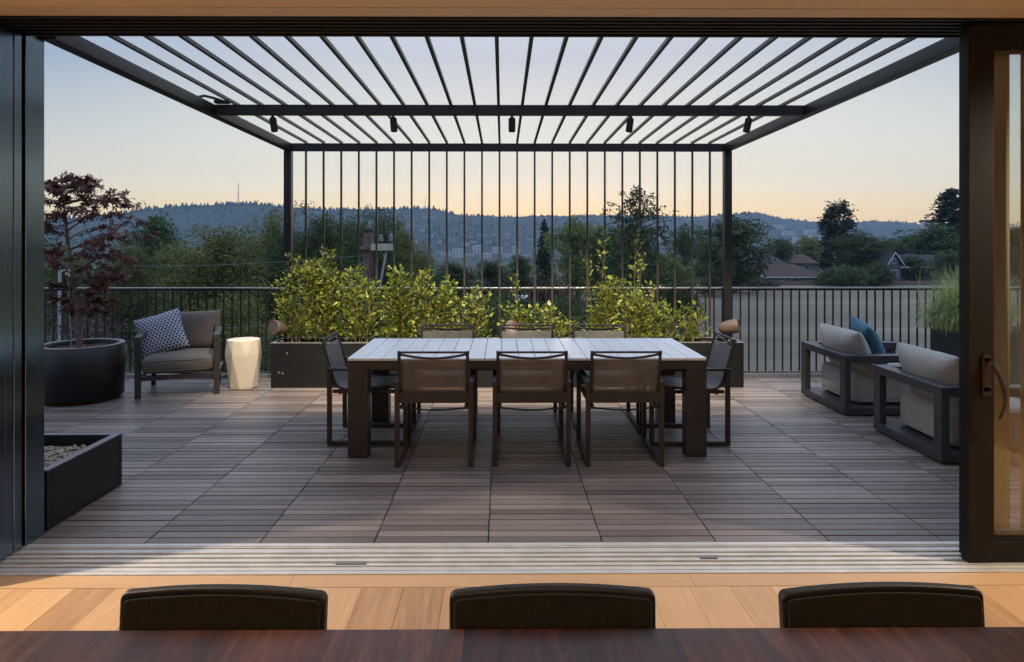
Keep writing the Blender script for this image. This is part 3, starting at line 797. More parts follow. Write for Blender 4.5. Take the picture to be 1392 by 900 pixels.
def star_leaves(P, Dn, size, rng, lobes=(-1.9,-1.0,0,1.0,1.9), ln=(.55,.85,1.0,.85,.55), wid=.17):
    """palmate leaves: returns (n*lobes,4,3) kites; P centres, Dn pointing directions"""
    n = len(P); Dn = Dn/np.linalg.norm(Dn,axis=1)[:,None]
    up = rng.normal(size=(n,3))*.45 + np.array([0,0,1.0]); s = np.cross(Dn, up); s /= np.linalg.norm(s,axis=1)[:,None]
    sz = size*rng.uniform(.6,1.25,size=(n,1)); out = []
    for a, l in zip(lobes, ln):
        d = Dn*math.cos(a)+s*math.sin(a); q = np.cross(d, np.cross(Dn, s)); q /= np.linalg.norm(q,axis=1)[:,None]
        t = P + d*sz*l; mid = P + d*sz*l*.5
        out.append(np.stack([P, mid+q*sz*wid, t, mid-q*sz*wid],1))
    return np.concatenate(out,0)
def maple():
    rng = np.random.default_rng(11)
    t = empty('maple_tree', (-4.335,7.03,.50), 'slender red leaved maple growing in the round dark planter', 'tree')
    base = Vector((0,0,0))
    tr = [Vector((0,0,0)),Vector((-.015,0,.25)),Vector((-.04,.01,.5)),Vector((-.075,.0,.8)),Vector((-.11,-.01,1.1)),Vector((-.15,0,1.4)),Vector((-.18,.01,1.62)),Vector((-.195,0,1.75))]
    tk = MB().tube(tr, [.030,.027,.024,.021,.017,.012,.007,.003], 10)
    tk.tube([(.03,-.03,0),(.02,-.02,.25),(-.02,-.01,.48)], [.022,.018,.012], 8)
    MB().tube([(-.10,.03,.0),(-.20,.03,1.82)], .007, 6).build('stake', M['galv'], t)
    br = MB(); P = []; D = []
    def tp(f):
        f = f*(len(tr)-1); i = min(int(f), len(tr)-2); return tr[i].lerp(tr[i+1], f-i)
    # (height fraction, direction angle, length, rise)
    spec = []
    for k in range(40):
        f = .22+.75*(k/40)+rng.uniform(-.02,.02)
        h = tp(f).z
        ang = k*2.4+rng.uniform(-.5,.5)
        if k % 3 == 0: ang = rng.uniform(-.7,.7)
        ln = np.interp(h, [.3,.55,.75,.95,1.15,1.35,1.55,1.75], [.28,.34,.50,.72,.85,.55,.42,.16])*rng.uniform(.65,1.1)
        ln *= .62 if math.cos(ang) < 0 else 1.22
        spec.append((f, ang, ln))
    for f, ang, ln in spec:
        p0 = tp(f); d = Vector((math.cos(ang), math.sin(ang)*.75, .55)).normalized()
        pts = [p0]; 
        for s in range(7):
            d = (d + Vector((rng.uniform(-.16,.16), rng.uniform(-.16,.16), -.10+rng.uniform(-.08,.08)))).normalized()
            pts.append(pts[-1]+d*ln/7)
        br.tube(pts, [.008*(1-i/8)+.0015 for i in range(8)], 5, cap=False)
        for i in range(2, 8):
            nt_ = 3
            for q in range(nt_):
                sd = (d + Vector(rng.normal(size=3))*.6); sd.z *= .4; sd.normalize(); L_ = ln*rng.uniform(.10,.26)+.03
                e = pts[i]+sd*L_; br.tube([pts[i], pts[i].lerp(e,.5)+Vector((0,0,.01)), e], [.0025,.002,.001], 4, cap=False)
                for w_ in range(rng.integers(2,4)):
                    fr = rng.uniform(.3,1.05)
                    P.append(pts[i].lerp(e,fr)+Vector(rng.normal(size=3))*.016); dd = sd*.6+Vector(rng.normal(size=3))*.5+Vector((0,0,-.35)); D.append(dd)
    tk.v += []; trunk = tk.build('trunk', M['maplebark'], t)
    br.build('branch', M['maplebark'], t)
    q = star_leaves(np.array([tuple(p) for p in P]), np.array([tuple(p) for p in D]), .056, rng)
    quads_mesh('foliage', q, M['maple'], t)
maple()

# fountain grass in the tall planter at the right edge
gp = empty('square_planter', (5.33,7.55,0), 'tall slate planter with fountain grass by the right railing', 'planter')
open_box(MB(), 4.97,5.69,7.2,7.9,.002,.67,.03).build('box', M['furn_grey'], gp, .004, True)
MB().box(5.001,5.659,7.231,7.869,.05,.63).build('soil', M['soil'], gp, 0, True)
rng = np.random.default_rng(3); q = []
for k in range(3600):
    b0 = np.array([rng.normal(0,.14), rng.normal(0,.14), 0]); a = rng.uniform(0,2*math.pi); ln = rng.uniform(.42,.80); lean = rng.uniform(.1,1.15)
    d = np.array([math.cos(a), math.sin(a), 0]); w_ = np.array([-math.sin(a), math.cos(a), 0])*rng.uniform(.003,.006)
    p = [b0]; el = math.pi/2-lean*.45
    for s in range(6):
        p.append(p[-1]+(d*math.cos(el)+np.array([0,0,math.sin(el)]))*ln/6); el -= lean*.42
    for s in range(6):
        f0, f1 = 1-s/6.3, 1-(s+1)/6.3
        q.append([p[s]-w_*f0, p[s]+w_*f0, p[s+1]+w_*f1, p[s+1]-w_*f1])
gt = empty('fountain_grass', (5.16,7.5,.64), 'arching pale green fountain grass in the tall slate planter', 'plant')
quads_mesh('blades', q, M['grassblade'], gt)

# bullet shaped garden speakers on the planter
def speaker(loc, rz, tilt, label):
    r = empty('garden_speaker', loc, label, 'speaker', 'bronze garden speakers on the long planter', R(rz))
    prof = [(.0,-.125),(.030,-.122),(.050,-.108),(.064,-.08),(.074,-.03),(.079,.03),(.081,.09),(.079,.10),(.072,.10)]
    Mx = Matrix.Translation((0,0,.115)) @ Matrix.Rotation(R(90-tilt),4,'X')
    MB().lathe(prof, 32).xform(Mx).build('housing', M['speaker'], r)
    MB().lathe([(.0715,.094),(.0,.097)], 32).xform(Mx).build('grille', M['grille'], r)
    MB().tube([(0,0,-.03),(0,.0,.02),(0,.0,.055)], [.014,.012,.018], 10).build('bracket', M['metal'], r)
    MB().box(-.05,.05,-.012,.012,-.035,-.022).build('clamp', M['planter_rim'], r, .002)
    return r
speaker((-2.49,7.66,.525), -28, 12, 'bronze bullet speaker at the planter end by the white stool')
speaker((2.56,7.66,.535), 62, 14, 'bronze bullet speaker at the planter end by the oatmeal armchairs')
speaker((.105,7.60,.50), 178, 30, 'bronze dome backed speaker half hidden behind the middle far chair')

# ------------------------------------------------------------------ laurel shrubs in the trough
def shrub(x, y, h, w, ns, label, leggy=None, seed=0, dens=1.0):
    rng = np.random.default_rng(seed); t = empty('laurel_shrub', (x,y,.46), label, 'shrub', 'shrubs in the long planter')
    sm = MB(); P = []; D = []
    stems = []
    for k in range(ns):
        a = rng.uniform(0,2*math.pi); rr = rng.uniform(0,.5)*w/2
        hh = h*rng.uniform(.6,1.0) if k else h
        stems.append((rr*math.cos(a), rr*math.sin(a)*.5, math.cos(a)*rng.uniform(.1,.5)*w, math.sin(a)*rng.uniform(.0,.25)*w, hh, 0))
    for (lx, lh) in (leggy or []): stems.append((lx*.3, 0, lx*.7, 0, lh, 1))
    for (bx, by, ox, oy, hh, lg) in stems:
        pts = []; n = 9
        for s in range(n+1):
            f = s/n; pts.append(Vector((bx+ox*f**1.3+rng.normal(0,.006), by+oy*f**1.3+rng.normal(0,.006), hh*f)))
        sm.tube(pts, [.007*(1-.8*s/n) for s in range(n+1)], 5, cap=False)
        nl = int((235 if not lg else 80)*hh*dens)
        for k in range(nl):
            f = rng.uniform(.06,1.0) if not lg else rng.uniform(.2,1.0)**.8
            i = min(int(f*n), n-1); p = pts[i].lerp(pts[i+1], f*n-i)
            a = rng.uniform(0,2*math.pi); sp = rng.uniform(.015,.17*(1.08-f)+.05) if not lg else rng.uniform(.01,.05)
            P.append((p.x+sp*math.cos(a), p.y+sp*.75*math.sin(a), p.z+rng.uniform(-.01,.05)))
            D.append((math.cos(a)*rng.uniform(.3,1), math.sin(a)*rng.uniform(.3,1), rng.uniform(.1,1.1)))
            if rng.uniform() < .12 and not lg:
                e = Vector(P[-1]); sm.tube([p, e], [.003,.0015], 4, cap=False)
    sm.build('stem', M['laurel_stem'], t)
    P = np.array(P); D = np.array(D); D /= np.linalg.norm(D,axis=1)[:,None]; n = len(P)
    s = np.cross(D, rng.normal(size=(n,3))*.6+np.array([0,0,1])); s /= np.linalg.norm(s,axis=1)[:,None]; nn = np.cross(s, D)
    ln = rng.uniform(.6,1.25,(n,1))*rng.choice([.034,.046,.058,.072],(n,1)); wd = ln*rng.uniform(.25,.34,(n,1))
    A = P; B = P+D*ln*.45+s*wd+nn*ln*.06; T = P+D*ln-nn*ln*.08; E = P+D*ln*.45-s*wd+nn*ln*.06; mid = P+D*ln*.5-nn*ln*.02
    me = MB()
    vs = np.stack([A,B,T,E,mid],1).reshape(-1,3)
    o = bpy.data.meshes.new('foliage'); fs = []
    for i in range(n):
        b = i*5; fs += [(b,b+1,b+4),(b+1,b+2,b+4),(b+2,b+3,b+4),(b+3,b,b+4)]
    o.from_pydata([tuple(v) for v in vs], [], fs); o.materials.append(M['laurel']); o.polygons.foreach_set('use_smooth',[True]*len(fs))
    ob = bpy.data.objects.new('foliage', o); C.objects.link(ob); ob.parent = t
shr = [ (398,347,.36,5,'shrub at the stool end of the planter, loose tip beside the pergola post',None,1.0),
        (440,340,.52,9,'tall dense shrub just left of the utility pole, second from the post',None,1.1),
        (492,360,.55,8,'dense shrub standing right in front of the utility pole',None,1.1),
        (545,366,.56,8,'yellow tipped dense shrub right of the utility pole crossarm',None,1.05),
        (592,370,.52,7,'shrub above the left far dining chair, last of the tall dense row',None,1.1),
        (640,398,.42,6,'lower shrub sloping down between the left and middle far chairs',None,.9),
        (703,416,.50,7,'low shrub behind the bronze dome speaker',[(-.02,.80)],.9),
        (752,416,.52,6,'low sparse shrub between the middle and right far chairs',None,.8),
        (810,380,.54,8,'tall leggy shrub with two bare topped shoots, left of the tallest',[(.10,1.30),(-.12,1.02)],.85),
        (862,390,.54,7,'tallest leggy shrub with one long thin shoot against the sky',[(.03,1.28),(.10,1.05)],.85),
        (905,416,.56,7,'low open shrub right of the tallest leggy one',None,.85),
        (938,418,.34,5,'last low shrub near the right pergola post',None,.8)]
for i, (px, py, w, ns, lb, lg, dn) in enumerate(shr):
    p = at(px, py, 7.70); shrub(p.x, 7.72+rnd.uniform(-.05,.04), p.z-.46, w, ns, lb, lg, 20+i, dn)

# ------------------------------------------------------------------ interior dining table and chairs
wt = empty('walnut_table', (.12,.95,0), 'dark walnut dining table across the foreground', 'table')
m = MB(); xs = [-1.12,-.985,-.61,-.13,-.085,.385,.70,.97,1.36]
for a, b in zip(xs, xs[1:]): m.box(a+(.0001 if a>-1.1 else 0), b-(.0001 if b<1.3 else 0), .36, 1.526, .703, .740)
m.build('tabletop', M['walnut'], wt, 0, True)
for (x, yy) in ((-.95,.5),(1.19,.5),(-.95,1.36),(1.19,1.36)):
    MB().box(x-.04,x+.04,yy-.04,yy+.04,0,.702).build('leg', M['walnut'], wt, .003, True)
def indoor_chair():
    r = empty('upholstered_chair', (0,0,0), 'x', 'chair')   # sits facing -Y, backrest at +Y
    hw = .240; n = 16
    def outline(hw, z0, z1, rise, rc):
        pts = [(-hw*.985, z0)]
        for k in range(7):
            a = math.pi - (math.pi/2)*k/6*.9
            pts.append((-hw+rc+rc*math.cos(a), z1-rc+rc*math.sin(a)))
        for k in range(1, n):
            u = -1+2*k/n; pts.append((u*(hw-rc), z1+rise*(1-u*u)))
        for k in range(7):
            a = (math.pi/2)*(1-k/6*1.0)*.9
            pts.append((hw-rc+rc*math.cos(a), z1-rc+rc*math.sin(a)))
        pts.append((hw*.985, z0)); return pts
    o1 = outline(hw,.47,.790,.012,.018); o2 = outline(hw-.011,.48,.778,.012,.014)
    lean = .10
    def put(o, y): return [(x, y+(z-.47)*lean, z) for x, z in o]
    MB().prism(put(o1,.0), (0,.026,0)).build('backrest', M['black_leather'], r, .006)
    b = r.children[0]
    MB().prism(put(o2,-.007), (0,.0065,0)).build('back_pad', M['fab_seat'], b, .004)
    weld(soft_box(.46,.45,.07,.03,.012,10,2,.002).xform(MX((0,-.225,.445))).build('seat', M['fab_seat'], r))
    for s in (-1,1):
        MB().bar((s*.205,.01,0),(s*.205,.015,.47),.028,.028).build('leg', M['black_leather'], r, .003)
        MB().bar((s*.205,-.42,0),(s*.205,-.41,.41),.028,.028).build('leg', M['black_leather'], r, .003)
    return r
ic = indoor_chair()
for i, (x, lb) in enumerate(((-.648,'black upholstered chair behind the walnut table, left one of three'),(.117,'black upholstered chair behind the walnut table, middle one of three'),(.888,'black upholstered chair behind the walnut table, right one of three'))):
    o = ic if i == 0 else copy_tree(ic); o.location = (x,1.552,.001); o.rotation_euler = (0,0,R((-1.2,.3,1.4)[i])); tag(o, lb, 'chair', 'upholstered chairs at the walnut table')

# recessed ceiling lamps of the room
for i, (x, y, e, lb) in enumerate(((-3.45,2.62,470,'recessed ceiling lamp near the left pocket wall'),(3.85,2.66,370,'recessed ceiling lamp near the right wall'),(-1.3,1.9,26,'recessed ceiling lamp over the left half of the walnut table'),(1.5,1.9,26,'recessed ceiling lamp over the right half of the walnut table'),(0,-2.4,230,'recessed ceiling lamp behind the camera'))):
    r = empty('ceiling_lamp', (x,y,2.712), lb, 'lamp', 'recessed ceiling lamps')
    MB().lathe([(.045,-.001),(.062,-.001),(.064,-.004),(.045,-.004)], 24).build('ring', M['alu'], r)
    MB().lathe([(.044,-.0025),(.0,-.0025)], 24).build('lens', M['lamp_on'], r)
    la = bpy.data.lights.new('ceiling_lamp_light','SPOT'); la.energy = e; la.color = (1,.84,.64); la.spot_size = R(165); la.spot_blend = .6; la.shadow_soft_size = .035
    lo = bpy.data.objects.new('ceiling_lamp_light', la); C.objects.link(lo); lo.parent = r; lo.location = (0,0,-.02)

# ------------------------------------------------------------------ terrain
G = -6.0
def terr(x, y):
    r = math.hypot(x, y); 
    if r < 170: return G
    t = min(1, (r-170)/500); t = t*t*(3-2*t)
    return G-22*t
sky_x = [-900,-200,60,100,130,160,200,240,290,340,380,420,470,520,560,590,605,622,660,700,740,800,860,900,950,1000,1030,1060,1110,1165,1200,1240,1260,1320,1500,2400]
sky_y = [306,302,301,298,296,292,286,281,279,278,281,284,286,285,284,284,289,293,294,295,294,294,293,294,295,291,289,297,302,302,301,303,306,309,312,318]
def ridge(a):
    px = HX+F*math.tan(max(-1.2,min(1.2,a)))
    yy = np.interp(px, sky_x, sky_y); rr = np.interp(px, [0,560,700,1000,1100,1400],[1750,1900,2100,2400,2700,2800])
    return (HY-yy)/F*rr*math.cos(a)+HC, rr
def hill(x, y):
    from mathutils import noise as mn
    a = math.atan2(x, y); r = math.hypot(x, y); h, rr = ridge(a)
    t = (r-1050)/(rr-1050)
    if t <= 0: return -28
    if t <= 1: s = t**1.35; z = -28+(h+28)*s
    else: z = h-(r-rr)*.12
    return z + 5*mn.noise(Vector((x*.006,y*.006,0)))*min(1,t*2)*(1 if t < .8 else max(0,(1-t)*5))
m = MB(); na, nr = 220, 26; vs = []
for i in range(na+1):
    a = R(-62+124*i/na)
    for j in range(nr+1):
        rr = ridge(a)[1]; r = 1050+(rr-1050)*(j/22 if j <= 22 else 1+(j-22)*.06)
        x, y = r*math.sin(a), r*math.cos(a); vs.append((x,y,hill(x,y)))
m.add(vs, [(i*(nr+1)+j,(i+1)*(nr+1)+j,(i+1)*(nr+1)+j+1,i*(nr+1)+j+1) for i in range(na) for j in range(nr)], True)
struct('hills', m, M['hill'])
m = MB(); vs = []; rad = [0,20,60,100,140,170,220,280,340,400,460,520,580,640,700,850,1000,1100,1500,2950]; na = 96
for r in rad:
    for i in range(na):
        a = 2*math.pi*i/na; x, y = r*math.sin(a), r*math.cos(a); vs.append((x,y,terr(x,y)-(0 if r < 1000 else .6)))
m.add(vs, [(j*na+i,(j+1)*na+i,(j+1)*na+(i+1)%na,j*na+(i+1)%na) for j in range(len(rad)-1) for i in range(na)], True)
struct('ground', m, M['ground'])
# dry field
m = MB(); vs = []; nx, ny = 40, 26
for i in range(nx+1):
    for j in range(ny+1):
        y = 24+98*j/ny; xl = 5.0+.05*y+(3*math.sin(j*.9) if y > 60 else 0); vs.append((xl+(150-xl)*i/nx, y, G+.05))
m.add(vs, [(i*(ny+1)+j,(i+1)*(ny+1)+j,(i+1)*(ny+1)+j+1,i*(ny+1)+j+1) for i in range(nx) for j in range(ny)], True)
struct('field', m, M['field'])
# far wood: tree tips along the hills (nobody could count them)
rng = np.random.default_rng(5); q = []
for k in range(9000):
    a = R(rng.uniform(-50,50)); h, rr = ridge(a)
    r = rr + (rng.uniform(-25,8) if k < 4500 else -rng.uniform(0,1)**1.2*(rr-1250))
    x, y = r*math.sin(a), r*math.cos(a); z = hill(x,y); hh = rng.uniform(3,7) if rng.uniform() < .8 else rng.uniform(8,14); w_ = hh*rng.uniform(.22,.42)
    if r > 2000: hh *= .8
    base = np.array([x,y,z-3.0])
    for s in range(5):
        a0, a1 = s*1.2566, (s+1)*1.2566
        p0 = base+np.array([w_*math.cos(a0), w_*math.sin(a0), hh*.15]); p1 = base+np.array([w_*math.cos(a1), w_*math.sin(a1), hh*.15])
        q.append([p0, p1, base+np.array([w_*.22*math.cos(a1), w_*.22*math.sin(a1), hh]), base+np.array([w_*.22*math.cos(a0), w_*.22*math.sin(a0), hh])])
tag(quads_mesh('forest', q, M['fol_con']), 'dark wooded cover along the far hills', 'forest', None, 'stuff')

# far town below the hills
M['far_wall'] = paint('far_pale_wall', (.55,.54,.52), .8, .15, .02)
M['far_dark'] = paint('far_dark_roof', (.14,.14,.15), .8, .15, .02)
def far_building(px, ybase, w_, h_, r, d, label, cat='building', group='pale buildings of the far town'):
    h_ *= .62; ybase += 2
    p = at(px, ybase, r); z = max(hill(p.x,p.y), terr(p.x,p.y)) if r > 1050 else terr(p.x,p.y)
    o = empty('far_building', (p.x,p.y,z-1), label, cat, group)
    ww = w_/F*r; hh = max(4, (ybase-h_-HY)*-1/F*r+HC-z+1) if False else h_/F*r+ (HC-(ybase-HY)/F*r) - z + 1
    hh = max(hh, 5)
    if w_ < 8.01 and h_ < 3.8: hh = min(hh, 3.5+h_*1.6)
    MB().box(-ww/2,ww/2,0,d,0,hh).build('wall', M['far_wall'], o)
    MB().box(-ww/2-.4,ww/2+.4,-.4,d+.4,hh+.02,hh+1.0).build('roof', M['far_dark'], o)
    m = MB(); nf = max(1,int(hh/3.6)); nw = max(2,int(ww/5))
    for f in range(nf):
        
        for q_ in range(nw): m.box(-ww/2+ww*(q_+.25)/nw,-ww/2+ww*(q_+.8)/nw,-.12,-.02,1.8+f*3.6,3.0+f*3.6)
    m.build('window', M['pane'], o)
    return o
tw = [(575,302,30,9,1750),(598,346,10,8,1180),(606,350,12,16,1150),(622,348,14,20,1120),(638,350,12,12,1150),(648,346,10,24,1190),(660,350,16,14,1120),(676,346,14,20,1200),(690,350,12,13,1130),(702,347,10,18,1190),
      (716,350,12,10,1140),(730,343,10,10,1300),(640,333,14,6,1400),(665,330,12,6,1420),(686,334,12,6,1380),(705,331,10,5,1440),(612,332,10,6,1420),(720,326,12,5,1500),(655,318,10,4,1560),(690,316,8,4,1600),
      (900,322,14,5,1500),(935,318,12,5,1560),(1062,306,14,5,1900),(1075,316,16,7,1700),(1090,324,14,7,1500),(1104,312,12,4,1800),(1050,324,12,6,1500),(1112,322,12,8,1480),(830,330,12,5,1400),(800,334,10,6,1300)]
for k_ in range(34):
    px_ = rnd.uniform(560,1060); tw.append((px_, rnd.uniform(312,338)-(4 if px_ > 800 else 0), rnd.uniform(3,8), rnd.uniform(3,6), rnd.uniform(1250,1650)))
for i, (px, yb, w_, h_, r) in enumerate(tw):
    if i == 0: far_building(px,yb,w_,h_,r,14,'long pale building high on the left part of the far hill',group=None)
    else: far_building(px,yb,w_,h_,r,rnd.uniform(12,22),'small pale building in the hazy town below the hills')
o = far_building(1266,306,11,13,760,10,'pinkish tower block rising at the skyline beside the right conifer',group=None)
# masts on the hill
def mast(px, ytop, r, label, k=1.0):
    p = at(px, ytop, r); zb = hill(p.x, p.y)
    t = empty('radio_mast', (p.x,p.y,zb), label, 'mast'); H = p.z-zb; m = MB(); b = 1.6*k
    for sx, sy in ((-1,-1),(1,-1),(1,1),(-1,1)): m.bar((sx*b*1.5,sy*b*1.5,0),(sx*b*.5,sy*b*.5,H*.92),.7*k,.7*k)
    n = 12
    for i in range(n):
        z0, z1 = H*.92*i/n, H*.92*(i+1)/n; w0 = b*(1.5-1.0*i/n); w1 = b*(1.5-1.0*(i+1)/n)
        for s in (-1,1):
            m.bar((-w0,s*w0,z0),(w1,s*w1,z1),.4*k,.4*k); m.bar((s*w0,-w0,z0),(s*w1,w1,z1),.4*k,.4*k)
    m.build('lattice', M['galv'], t); MB().bar((0,0,H*.9),(0,0,H),.7*k,.7*k).build('antenna', M['galv'], t)
mast(325,247,1700,'lattice radio mast standing on the far left hill',.5)
mast(578,266,1850,'thin faint mast on the hill above the crossarm pole',.5)

# ------------------------------------------------------------------ trees
def leaf_quads(P, size, rng, flat=.0, asp=.6):
    n = len(P); d = rng.normal(size=(n,3)); d /= np.linalg.norm(d,axis=1)[:,None]
    u = rng.normal(size=(n,3)); u[:,2] += flat; s = np.cross(d, u); s /= np.linalg.norm(s,axis=1)[:,None]
    ln = size*rng.uniform(.6,1.3,(n,1)); wd = ln*asp*.5
    return np.stack([P-d*ln*.5, P+s*wd-d*ln*.05, P+d*ln*.5, P-s*wd-d*ln*.05],1)
def broadleaf(seed, H=10, W=7, nl=9000, leaf=.26, trunk_h=.22, airy=0.0, limbs=11, top=1.0, mat='fol_dark', clump=.55):
    """trunk, limbs, sub-branches and leaf clumps at the twig ends; returns (trunk MB, leaf quads)"""
    rng = np.random.default_rng(seed); tk = MB()
    th = H*.9; tr = [Vector((0,0,0))]
    for k in range(1,9): tr.append(Vector((rng.normal(0,.012*H)*(k/4), rng.normal(0,.012*H)*(k/4), th*k/8)))
    tk.tube(tr, [H*.022*(1-.85*k/8) for k in range(9)], 7, cap=False)
    ends = []
    def tp(f):
        f = f*8; i = min(int(f),7); return tr[i].lerp(tr[i+1], f-i)
    for k in range(limbs):
        f = trunk_h+(1-trunk_h)*(k+.3)/limbs
        rel = (f-trunk_h)/(1-trunk_h)
        env = (math.sin(math.pi*min(1,(rel*.86+.17)))**.75)*W/2*rng.uniform(.72,1.12)
        nb = 3 if rel < .75 else 2
        for b in range(nb):
            a = k*2.4+b*2.1+rng.uniform(-.4,.4); p0 = tp(f*.98)
            d = Vector((math.cos(a), math.sin(a), .35+.5*rel)); d.normalize()
            pts = [p0]; L_ = env*rng.uniform(.8,1.1)
            for s in range(4):
                d = (d+Vector(rng.normal(size=3))*.16+Vector((0,0,.05))).normalized(); pts.append(pts[-1]+d*L_/4)
            tk.tube(pts, [H*.008*(1-.2*s)*(1.1-rel*.6) for s in range(5)], 5, cap=False)
            for s in range(1,5):
                for q_ in range(3):
                    e = pts[s]+Vector(rng.normal(size=3))*W*.085*(1.1)
                    if rng.uniform() < .5: tk.tube([pts[s], e], [H*.003,H*.0012], 3, cap=False)
                    ends.append((e, rng.uniform(.6,1.25)))
    for q_ in range(6): ends.append((tp(1.0)+Vector(rng.normal(size=3))*W*.06+Vector((0,0,H*.06*top*rng.uniform(0,1))), 1.0))
    ends = [e for e in ends if rng.uniform() > airy]
    per = max(4, nl//len(ends)); P = []
    for e, s in ends:
        m_ = int(per*s); r_ = clump*W/7*s
        v = rng.normal(size=(m_,3)); v /= np.linalg.norm(v,axis=1)[:,None]+1e-6
        v *= (rng.uniform(.2,1,(m_,1))**.5)*r_*np.array([1.15,1.15,.72]); P.append(v+np.array(tuple(e)))
    P = np.concatenate(P,0); P[:,2] = np.maximum(P[:,2], H*.04)
    return tk, leaf_quads(P, leaf, rng)
def conifer(seed, H=12, W=5, leaf=.34, nw=40, full=.62):
    rng = np.random.default_rng(seed); tk = MB(); tk.tube([(0,0,0),(0,0,H*.5),(0,0,H)], [H*.018,H*.01,H*.002], 7, cap=False); P = []
    for k in range(nw):
        f = .06+.93*k/nw; R_ = W/2*(1-f)**.75*rng.uniform(.8,1.12)+.12; z0_ = H*f
        for b in range(9):
            z = z0_+rng.normal(0,.16); a = rng.uniform(0,2*math.pi); L_ = R_*rng.uniform(.65,1.15); m_ = int((22+58*L_/(W/2))*full)
            t = rng.uniform(.1,1,m_); sp = rng.normal(0,.10*L_+.05,(m_,3))
            P.append(np.stack([math.cos(a)*L_*t, math.sin(a)*L_*t, z-.28*L_*t**1.5+.12*L_*t], 1)+sp*np.array([1,1,.45]))
            if b % 3 == 0: tk.tube([(0,0,z),(math.cos(a)*L_*.8,math.sin(a)*L_*.8,z-.1*L_)], [.05,.015], 3, cap=False)
    return tk, leaf_quads(np.concatenate(P,0), leaf, rng, .8, .4)
def columnar(seed, H=12, W=4, nl=9000, leaf=.34):
    rng = np.random.default_rng(seed); tk = MB(); tk.tube([(0,0,0),(0,0,H*.9)], [.22,.04], 7, cap=False)
    P = []
    for k in range(90):
        a = rng.uniform(0,2*math.pi); f = rng.uniform(.12,.97); R_ = W/2*(min(1,f*3.2))**.5*(1-max(0,f-.72)*2.4)*rng.uniform(.62,1.0)
        c = np.array([R_*.8*math.cos(a), R_*.8*math.sin(a), H*f]); m_ = nl//90
        v = rng.normal(size=(m_,3))*np.array([.36,.36,.62])*W/5; P.append(c+v)
        if k % 5 == 0: tk.tube([(0,0,H*f*.85),tuple(c)], [.05,.02], 3, cap=False)
    return tk, leaf_quads(np.concatenate(P,0), leaf, rng)
def shrubby(seed, H=4, W=6, nl=6000, leaf=.26):
    rng = np.random.default_rng(seed); tk = MB(); P = []
    for k in range(70):
        a = rng.uniform(0,2*math.pi); rr = rng.uniform(0,1)**.5*W/2; top = H*(1-(rr/(W/2))**2*.55)*rng.uniform(.75,1.05)
        e = Vector((rr*math.cos(a), rr*math.sin(a), top*rng.uniform(.35,1)))
        if k % 3 == 0: tk.tube([(e.x*.25,e.y*.25,0),(e.x*.7,e.y*.7,e.z*.6),tuple(e)], [.05,.03,.012], 4, cap=False)
        m_ = nl//70; v = rng.normal(size=(m_,3))*np.array([.42,.42,.32])*W/6; P.append(np.array(tuple(e))+v)
    P = np.concatenate(P,0); P[:,2] = np.abs(P[:,2])
    return tk, leaf_quads(P, leaf, rng)

protos = {}
def proto(key):
    if key in protos: return protos[key]
    kind, seed = key
    if kind == 'near': d = broadleaf(seed, 10, 8, 36000, .16, .12, .05, 15, clump=.62); hw = (10.6, 8)
    elif kind == 'airy': d = broadleaf(seed, 10, 7, 17000, .16, .22, .20, 14, top=1.6, clump=.48); hw = (10.8, 7)
    elif kind == 'far': d = broadleaf(seed, 10, 7.5, 17000, .26, .14, .06, 13, clump=.62); hw = (10.6, 7.8)
    elif kind == 'sparse': d = broadleaf(seed, 12, 7, 5200, .24, .30, .38, 13, top=1.2, clump=.40); hw = (12.4, 7)
    elif kind == 'con': d = conifer(seed); hw = (12, 5)
    elif kind == 'col': d = columnar(seed); hw = (12.2, 4.1)
    elif kind == 'bush': d = shrubby(seed); hw = (4.3, 6.6)
    elif kind == 'plum': d = broadleaf(seed, 6, 5, 9000, .11, .2, .1, 12, clump=.6); hw = (6.3, 5.2)
    protos[key] = (d, hw, {}); return protos[key]
def tree(px, ytop, wpx, dist, key, mat, label, name='broadleaf_tree', cat='tree', group=None, hmul=1, rz=None):
    (tk, lq), (ph, pw), cache = proto(key)
    p = at(px, ytop, dist); zb = terr(p.x, p.y); h = p.z-zb; w = wpx/F*dist
    r = empty(name, (p.x,p.y,zb-.02), label, cat, group, rnd.uniform(0,6.28) if rz is None else rz)
    r.scale = (w/pw, w/pw, h/ph)
    if mat not in cache:
        a = tk.build('trunk', M['bark'], r) if tk.v else None
        b = quads_mesh('crown', lq, M[mat], r); cache[mat] = (a, b)
    else:
        for s in cache[mat]:
            if s is None: continue
            c = s.copy(); C.objects.link(c); c.parent = r
    return r
T = tree
T(213,286,92,75,('far',1),'fol_dark','dark round topped tree rising above the others behind the red maple')
T(178,322,96,46,('near',2),'fol_mid','bright green tree low at the left, directly behind the maple crown')
T(236,324,84,50,('near',3),'fol_mid','mid green tree between the dark round top and the broad pale tree')
T(300,300,160,38,('near',4),'fol_olive','broad pale olive tree above the white stool')
T(372,272,84,46,('airy',5),'fol_olive','wispy tree with open top just left of the pergola post')
T(440,280,124,42,('near',6),'fol_dark','dense dark tree behind the first few screen bars right of the left post')
T(522,262,96,36,('airy',7),'fol_dark','tree with a thin feathery tip rising beside the utility pole')
T(500,290,100,40,('near',8),'fol_dark','dark full tree directly behind the utility pole')
T(575,336,70,52,('near',2),'fol_dark','low dark tree right of the utility pole crossarm')
T(620,352,80,70,('far',9),'fol_dark','rounded dark tree below the left side of the far town')
T(668,350,70,78,('far',10),'fol_dark','rounded dark tree below the middle of the far town')
T(706,344,50,90,('far',1),'fol_dark','small dark tree just left of the pointed conifer')
T(740,297,42,95,('con',11),'fol_con','pointed conifer at the middle of the skyline', 'conifer_tree')
